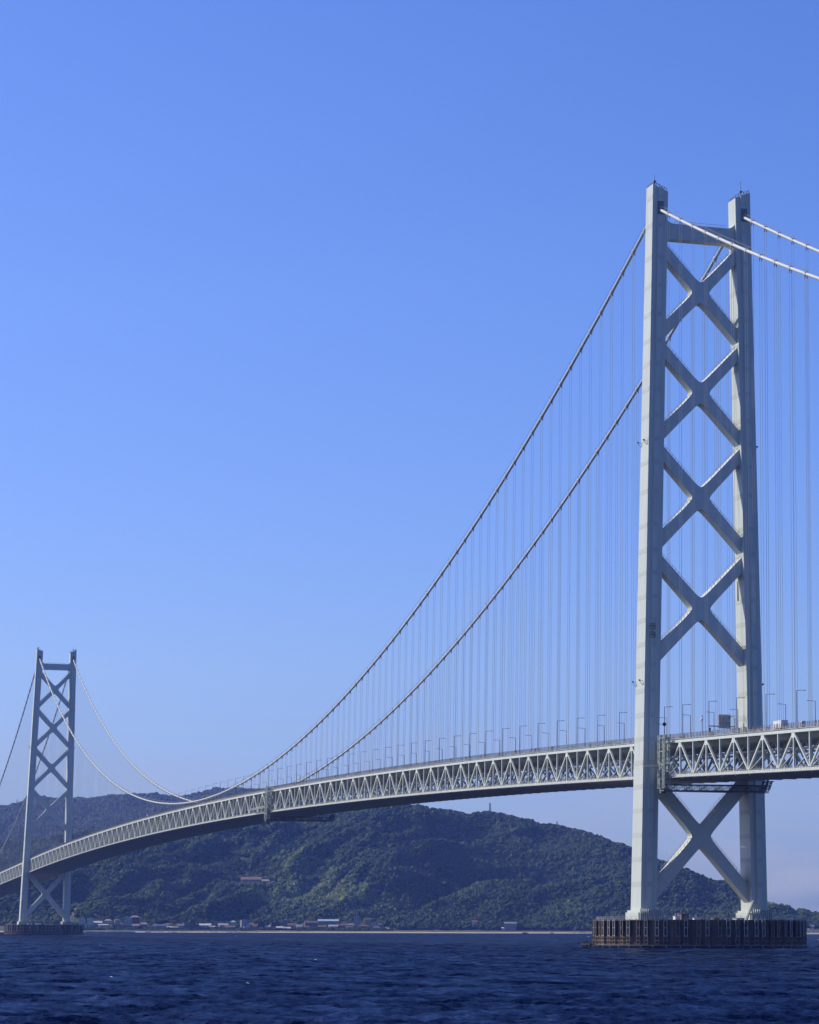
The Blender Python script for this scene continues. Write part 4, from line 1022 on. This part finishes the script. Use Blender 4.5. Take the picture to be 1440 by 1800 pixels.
fitting('signal_ball', 'black signal ball on a short arm at the large tower, above the deck', 'signal', (5.6, -16.2, 83.9), [('ball', M_RUBB, ball), ('arm', M_DARK, lambda b: b.beam((0, -2.6, 0), (0, -.5, 0), .18, .18))])
def cage(b):
    b.box(-.5, .5, -.9, .9, -.1, 0)
    for x in (-.5, .5):
        for y in (-.9, .9): b.beam((x, y, 0), (x, y, 1.9), .12, .12)
        b.beam((x, -.9, 1.1), (x, .9, 1.1), .12, .12)
    b.box(-.5, .5, -.9, .9, 1.9, 2.0)
for zz, lb in ((120.2, 'upper dark work cage hanging down the shaded face of the large tower'), (117.0, 'lower dark work cage hanging down the shaded face of the large tower')):
    fitting('work_cage', lb, 'work cage', (7.15, -21.6, zz), [('cage', M_RUBB, cage), ('rope', M_DARK, lambda b: (b.beam((0, -.7, 2), (0, -.7, 2.9), .1, .1), b.beam((0, .7, 2), (0, .7, 2.9), .1, .1)))])
fitting('rope_ladder', 'narrow rusty hanging ladder on the sunlit inner face of the large tower', 'ladder', (-2.0, 17.1, 133.5),
        [('rail', M_RUST, lambda b: (b.beam((-.35, 0, 0), (-.35, 0, 7.5), .2, .2), b.beam((.35, 0, 0), (.35, 0, 7.5), .2, .2))), ('rung', M_RUST, lambda b: [b.beam((-.35, 0, .4 + .5 * k), (.35, 0, .4 + .5 * k), .1, .12) for k in range(14)])])
fitting('windsock', 'white windsock on a thin pole on the deck near the large tower', 'windsock', (47, -16.0, zt(47)),
        [('pole', M_DARK, lambda b: b.tube([(0, 0, 0), (0, 0, 8.2)], .12, 6)), ('sock', M_WHITE, lambda b: b.tube([(0, .1, 7.0), (.2, -.5, 6.5), (.3, -1.0, 5.7)], .42, 8, .2))])
fitting('signal_post', 'short dark signal post on the deck close to the windsock', 'post', (55, -16.0, zt(55)),
        [('pole', M_DARK, lambda b: b.tube([(0, 0, 0), (0, 0, 3.2)], .12, 6)), ('lamp_box', M_RUBB, lambda b: (b.box(-.35, .35, -.3, .3, 1.6, 2.3), b.box(-.35, .35, -.3, .3, 2.5, 3.3)))])
# ------------------------------------------------------------------ shore things
def along(p0, p1, D, h, wd, name, m_, label, cat):
    root = None; az0, az1 = px_az(p0), px_az(p1); n = max(4, int(abs(p1 - p0) / 6)); m = None; rs = random.Random(p0)
    pts = [at(az0 + (az1 - az0) * k / n, D) for k in range(n + 1)]
    m = MB((pts[0][0], pts[0][1], 0))
    for a, b in zip(pts[:-1], pts[1:]):
        hh = h * rs.uniform(.88, 1.1); m.beam((a[0], a[1], -2 + (hh + 2) / 2), (b[0], b[1], -2 + (hh + 2) / 2), wd, hh + 2)
    o = m.build(name, m_); tag(o, label, cat); return o
M_WALL = mat('seawall_concrete', (.30, .28, .25), .85, .25, .2)
along(150, 238, 4985, 1.9, 5, 'breakwater', M_WALL, 'long low grey breakwater right of the distant pier', 'breakwater')
along(185, 420, 5046, 5.2, 1.0, 'seawall', M_WALL, 'concrete seawall in front of the left half of the town', 'seawall')
along(425, 680, 5046, 4.8, 1.0, 'seawall', mat('old_seawall', (.22, .19, .17), .85, .25, .2), 'darker seawall behind the beach in front of the right half of the town', 'seawall')
rk = MB(); rs = random.Random(9)
def rock_mesh(seed):
    bm = bmesh.new(); bmesh.ops.create_icosphere(bm, subdivisions=2, radius=1); r_ = random.Random(seed)
    for v in bm.verts: v.co *= r_.uniform(.75, 1.15)
    me = bpy.data.meshes.new('shore_rocks'); bm.to_mesh(me); bm.free(); return me
bmr = bmesh.new()
for i in range(260):
    px = rs.choice([rs.uniform(255, 330), rs.uniform(330, 530), rs.uniform(395, 470), rs.uniform(1005, 1060), rs.uniform(1412, 1440)])
    az = px_az(px); x, y = at(az, rs.uniform(5008, 5034)); s = rs.uniform(.7, 1.9)
    k = bmesh.ops.create_icosphere(bmr, subdivisions=1, radius=s)
    for v in k['verts']:
        v.co = Vector((v.co.x * rs.uniform(.8, 1.4), v.co.y * rs.uniform(.8, 1.2), v.co.z * rs.uniform(.6, 1))) + Vector((x, y, ground_z(x, y) + .2))
me = bpy.data.meshes.new('shore_rocks'); bmr.to_mesh(me); bmr.free(); me.materials.append(mat('shore_rock', (.26, .24, .21), .9, .4, .4))
ro = bpy.data.objects.new('shore_rocks', me); COL.objects.link(ro); tag(ro, 'scattered grey rocks and blocks along the waterline of the town', 'rocks', kind='stuff')
# terraced field left of the town
def field():
    a0, a1 = px_az(168), px_az(124); m = MB((*at(a0, 5190), 0)); n = 10; rs = random.Random(2)
    for k in range(6):
        D0 = 5196 + k * 17
        for j in range(n):
            b0, b1 = a0 + (a1 - a0) * j / n, a0 + (a1 - a0) * (j + 1) / n
            p, q, p2, q2 = at(b0, D0), at(b1, D0), at(b0, D0 + 14.5), at(b1, D0 + 14.5)
            z = lambda c: ground_z(*c) + .35
            m.add([(*p, z(p) - 1.5), (*q, z(q) - 1.5), (*q, z(q)), (*p, z(p)), (*p2, z(p2)), (*q2, z(q2))], [(0, 1, 2, 3), (3, 2, 5, 4)])
    o = m.build('terraced_field', mat('field_soil', (.10, .092, .05), .95, .45, .1)); tag(o, 'terraced tan field on the slope beside the small far tower', 'field', kind='structure')
field()
# boats
def boat(px, D, l, hull, label):
    az = px_az(px); x, y = at(az, D); root = thing('fishing_boat', (x, y, 0), label, 'boat', None, R(az) + math.pi / 2 + .3)
    h = MB(); n = 9; S = []
    for i in range(n):
        t = i / (n - 1); xx = -l / 2 + l * t; wv = l * .15 * (1 - max(0, t - .45) ** 2 * 3.2) * (1 if t > 0 else .9); sh = 1.0 + .9 * t * t
        S.append([(xx, -wv, sh), (xx, -wv * .75, .1), (xx, 0, -.5), (xx, wv * .75, .1), (xx, wv, sh)])
    vs = [p for r_ in S for p in r_]; fs = [(0, 1, 2, 3, 4), tuple((n - 1) * 5 + k for k in range(5))]
    for i in range(n - 1):
        for k in range(5): fs.append((i * 5 + k, i * 5 + (k + 1) % 5, (i + 1) * 5 + (k + 1) % 5, (i + 1) * 5 + k))
    h.add(vs, fs); h.build('hull', hull, root)
    c = MB(); c.box(-l * .12, l * .14, -l * .09, l * .09, 1.0, 3.0); c.box(-l * .15, l * .17, -l * .11, l * .11, 3.0, 3.2); c.build('cabin', M_WHITE, root)
    g = MB(); g.box(-l * .09, l * .142, -l * .092, l * .092, 2.1, 2.7); g.build('window', M_GLASS, root)
    ms = MB(); ms.tube([(-l * .05, 0, 3.2), (-l * .05, 0, 6.5)], .09, 6); ms.tube([(-l * .4, 0, 1.2), (-l * .3, 0, 4.4)], .07, 6); ms.build('mast', M_DARK, root)
boat(923, 4960, 10.5, mat('boat_blue', (.05, .08, .2), .4, .1, .5), 'dark blue fishing boat with a white cabin off the beach')
boat(970, 4930, 6.0, M_WHITE, 'small white boat off the beach, right of the dark blue one')
boat(148, 4700, 7.0, M_WHITE, 'small white boat at the right end of the distant pier')
# lattice towers and mast on the ridge, poles by the shore
def ridge_at(az, lo=5400, hi=9000):
    j = int((az - T_AZ[0]) / .03); sel = (T_D > lo) & (T_D < hi); i = np.argmax(np.where(sel, (TZ[:, j] - CAM[2]) / T_D, -1)); return T_D[i]
def pylon(az, h, label, lo, hi):
    D = ridge_at(az, lo, hi); x, y = at(az, D); z = ground_z(x, y) + 3; root = thing('lattice_tower', (x, y, z), label, 'lattice tower')
    m = MB(root.location); w0, w1 = h * .10, h * .025
    for sx in (-1, 1):
        for sy in (-1, 1): m.beam((x + sx * w0, y + sy * w0, z - 4), (x + sx * w1, y + sy * w1, z + h), .5, .5)
    n = 9
    for k in range(n):
        a = w0 + (w1 - w0) * k / n; b = w0 + (w1 - w0) * (k + 1) / n; za, zb = z + h * k / n, z + h * (k + 1) / n
        for sx, sy, tx, ty in ((-1, -1, 1, -1), (1, -1, 1, 1), (1, 1, -1, 1), (-1, 1, -1, -1)):
            m.beam((x + sx * a, y + sy * a, za), (x + tx * b, y + ty * b, zb), .3, .3); m.beam((x + tx * a, y + ty * a, za), (x + sx * b, y + sy * b, zb), .3, .3)
    m.build('frame', M_DARK, root)
    for q in (.68, .82, .95):
        c = MB(root.location); c.beam((x - 1.2, y - h * .12, z + h * q), (x - 1.2, y + h * .12, z + h * q), .45, .7); c.build('crossarm', M_DARK, root)
pylon(164.11, 22, 'grey lattice tower on the hilltop below the deck', 5400, 6900)
pylon(173.58, 27, 'lattice tower on the far ridge beside the small tower', 8200, 12000)
pylon(162.74, 13, 'short lattice mast on the sloping ridge left of the large tower', 5400, 6900)
for px, hh, lb in ((300, 15, 'thin utility pole behind the blue-roofed hall'), (868, 14, 'thin utility pole left of the lilac beach house'), (391, 10, 'short utility pole by the grey gabled house')):
    x, y = at(px_az(px), 5100); z = ground_z(x, y); root = thing('utility_pole', (x, y, z), lb, 'utility pole')
    m = MB(); m.tube([(0, 0, -.5), (0, 0, hh)], .28, 6, .2); m.build('pole', M_GALV, root)
    c = MB(); c.beam((0, -1.4, hh - 1), (0, 1.4, hh - 1), .2, .2); c.build('crossarm', M_GALV, root)
# single trees one can tell apart along the shore
def tree(px, D, hgt, label, seed):
    x, y = at(px_az(px), D); z = ground_z(x, y); root = thing('tree', (x, y, z), label, 'tree', 'single trees along the shore'); r_ = random.Random(seed)
    t = MB(); t.tube([(0, 0, -.6), (r_.uniform(-.3, .3), 0, hgt * .3), (0, 0, hgt * .62)], hgt * .04, 7, hgt * .018)
    for k in range(4):
        a = k * 1.57 + r_.random(); t.tube([(0, 0, hgt * .3), (math.cos(a) * hgt * .2, math.sin(a) * hgt * .2, hgt * .52)], hgt * .02, 5, hgt * .008)
    t.build('trunk', M_BARK, root)
    me = crown_mesh('crown', 200 + seed, .9); c = bpy.data.objects.new('crown', me); COL.objects.link(c); c.parent = root
    c.location = (0, 0, hgt * .6); c.scale = (hgt * .42,) * 3
TREES = [(690, 5078, 12, 'round tree right of the little beach hut'), (712, 5070, 10, 'low round tree behind the beach, left of a taller one'), (728, 5072, 13, 'tall tree behind the beach in the middle of the shore'),
         (752, 5064, 9, 'small dark tree at the back of the beach'), (778, 5068, 11, 'broad tree left of the bushes by the red-roofed cottage'), (808, 5066, 10, 'round tree in front of the red-roofed cottage, on its left'),
         (848, 5066, 11, 'round tree just right of the red-roofed cottage'), (872, 5070, 9, 'small tree left of the lilac beach house'), (915, 5078, 14, 'tall tree right of the lilac beach house'),
         (934, 5066, 9, 'low tree behind the dark blue fishing boat'), (992, 5080, 16, 'big spreading tree on the shore left of the large pier'), (1018, 5074, 15, 'big round tree nearest the left end of the large pier'),
         (1378, 5070, 12, 'tree on the point right of the large tower'), (1416, 5050, 11, 'dark tree on the right headland by the shore house'), (246, 5072, 7, 'little tree on the waterfront between tan houses'), (352, 5100, 9, 'tree behind the dark brown flat building')]
for i, (px, D, h, lb) in enumerate(TREES): tree(px, D, h, lb, i)

# ------------------------------------------------------------------ haze over the strait
def build_haze():
    m = bpy.data.materials.new('sea_haze'); m.use_nodes = True; t = m.node_tree; t.nodes.clear()
    o = t.nodes.new('ShaderNodeOutputMaterial'); v = t.nodes.new('ShaderNodeVolumePrincipled')
    v.inputs['Color'].default_value = (0.20, 0.33, 1.0, 1); v.inputs['Density'].default_value = 3.7e-5; v.inputs['Absorption Color'].default_value = (1, 1, 1, 1); v.inputs['Anisotropy'].default_value = 0.0
    t.links.new(v.outputs[0], o.inputs['Volume'])
    m.cycles.volume_sampling = 'DISTANCE'
    b = MB(); b.box(-12600, 9600, -8700, 9400, -6, 640); h = b.build('haze', m); tag(h, 'thin blue sea haze over the strait', 'haze', kind='stuff')
build_haze()
print('objects', len(bpy.data.objects))
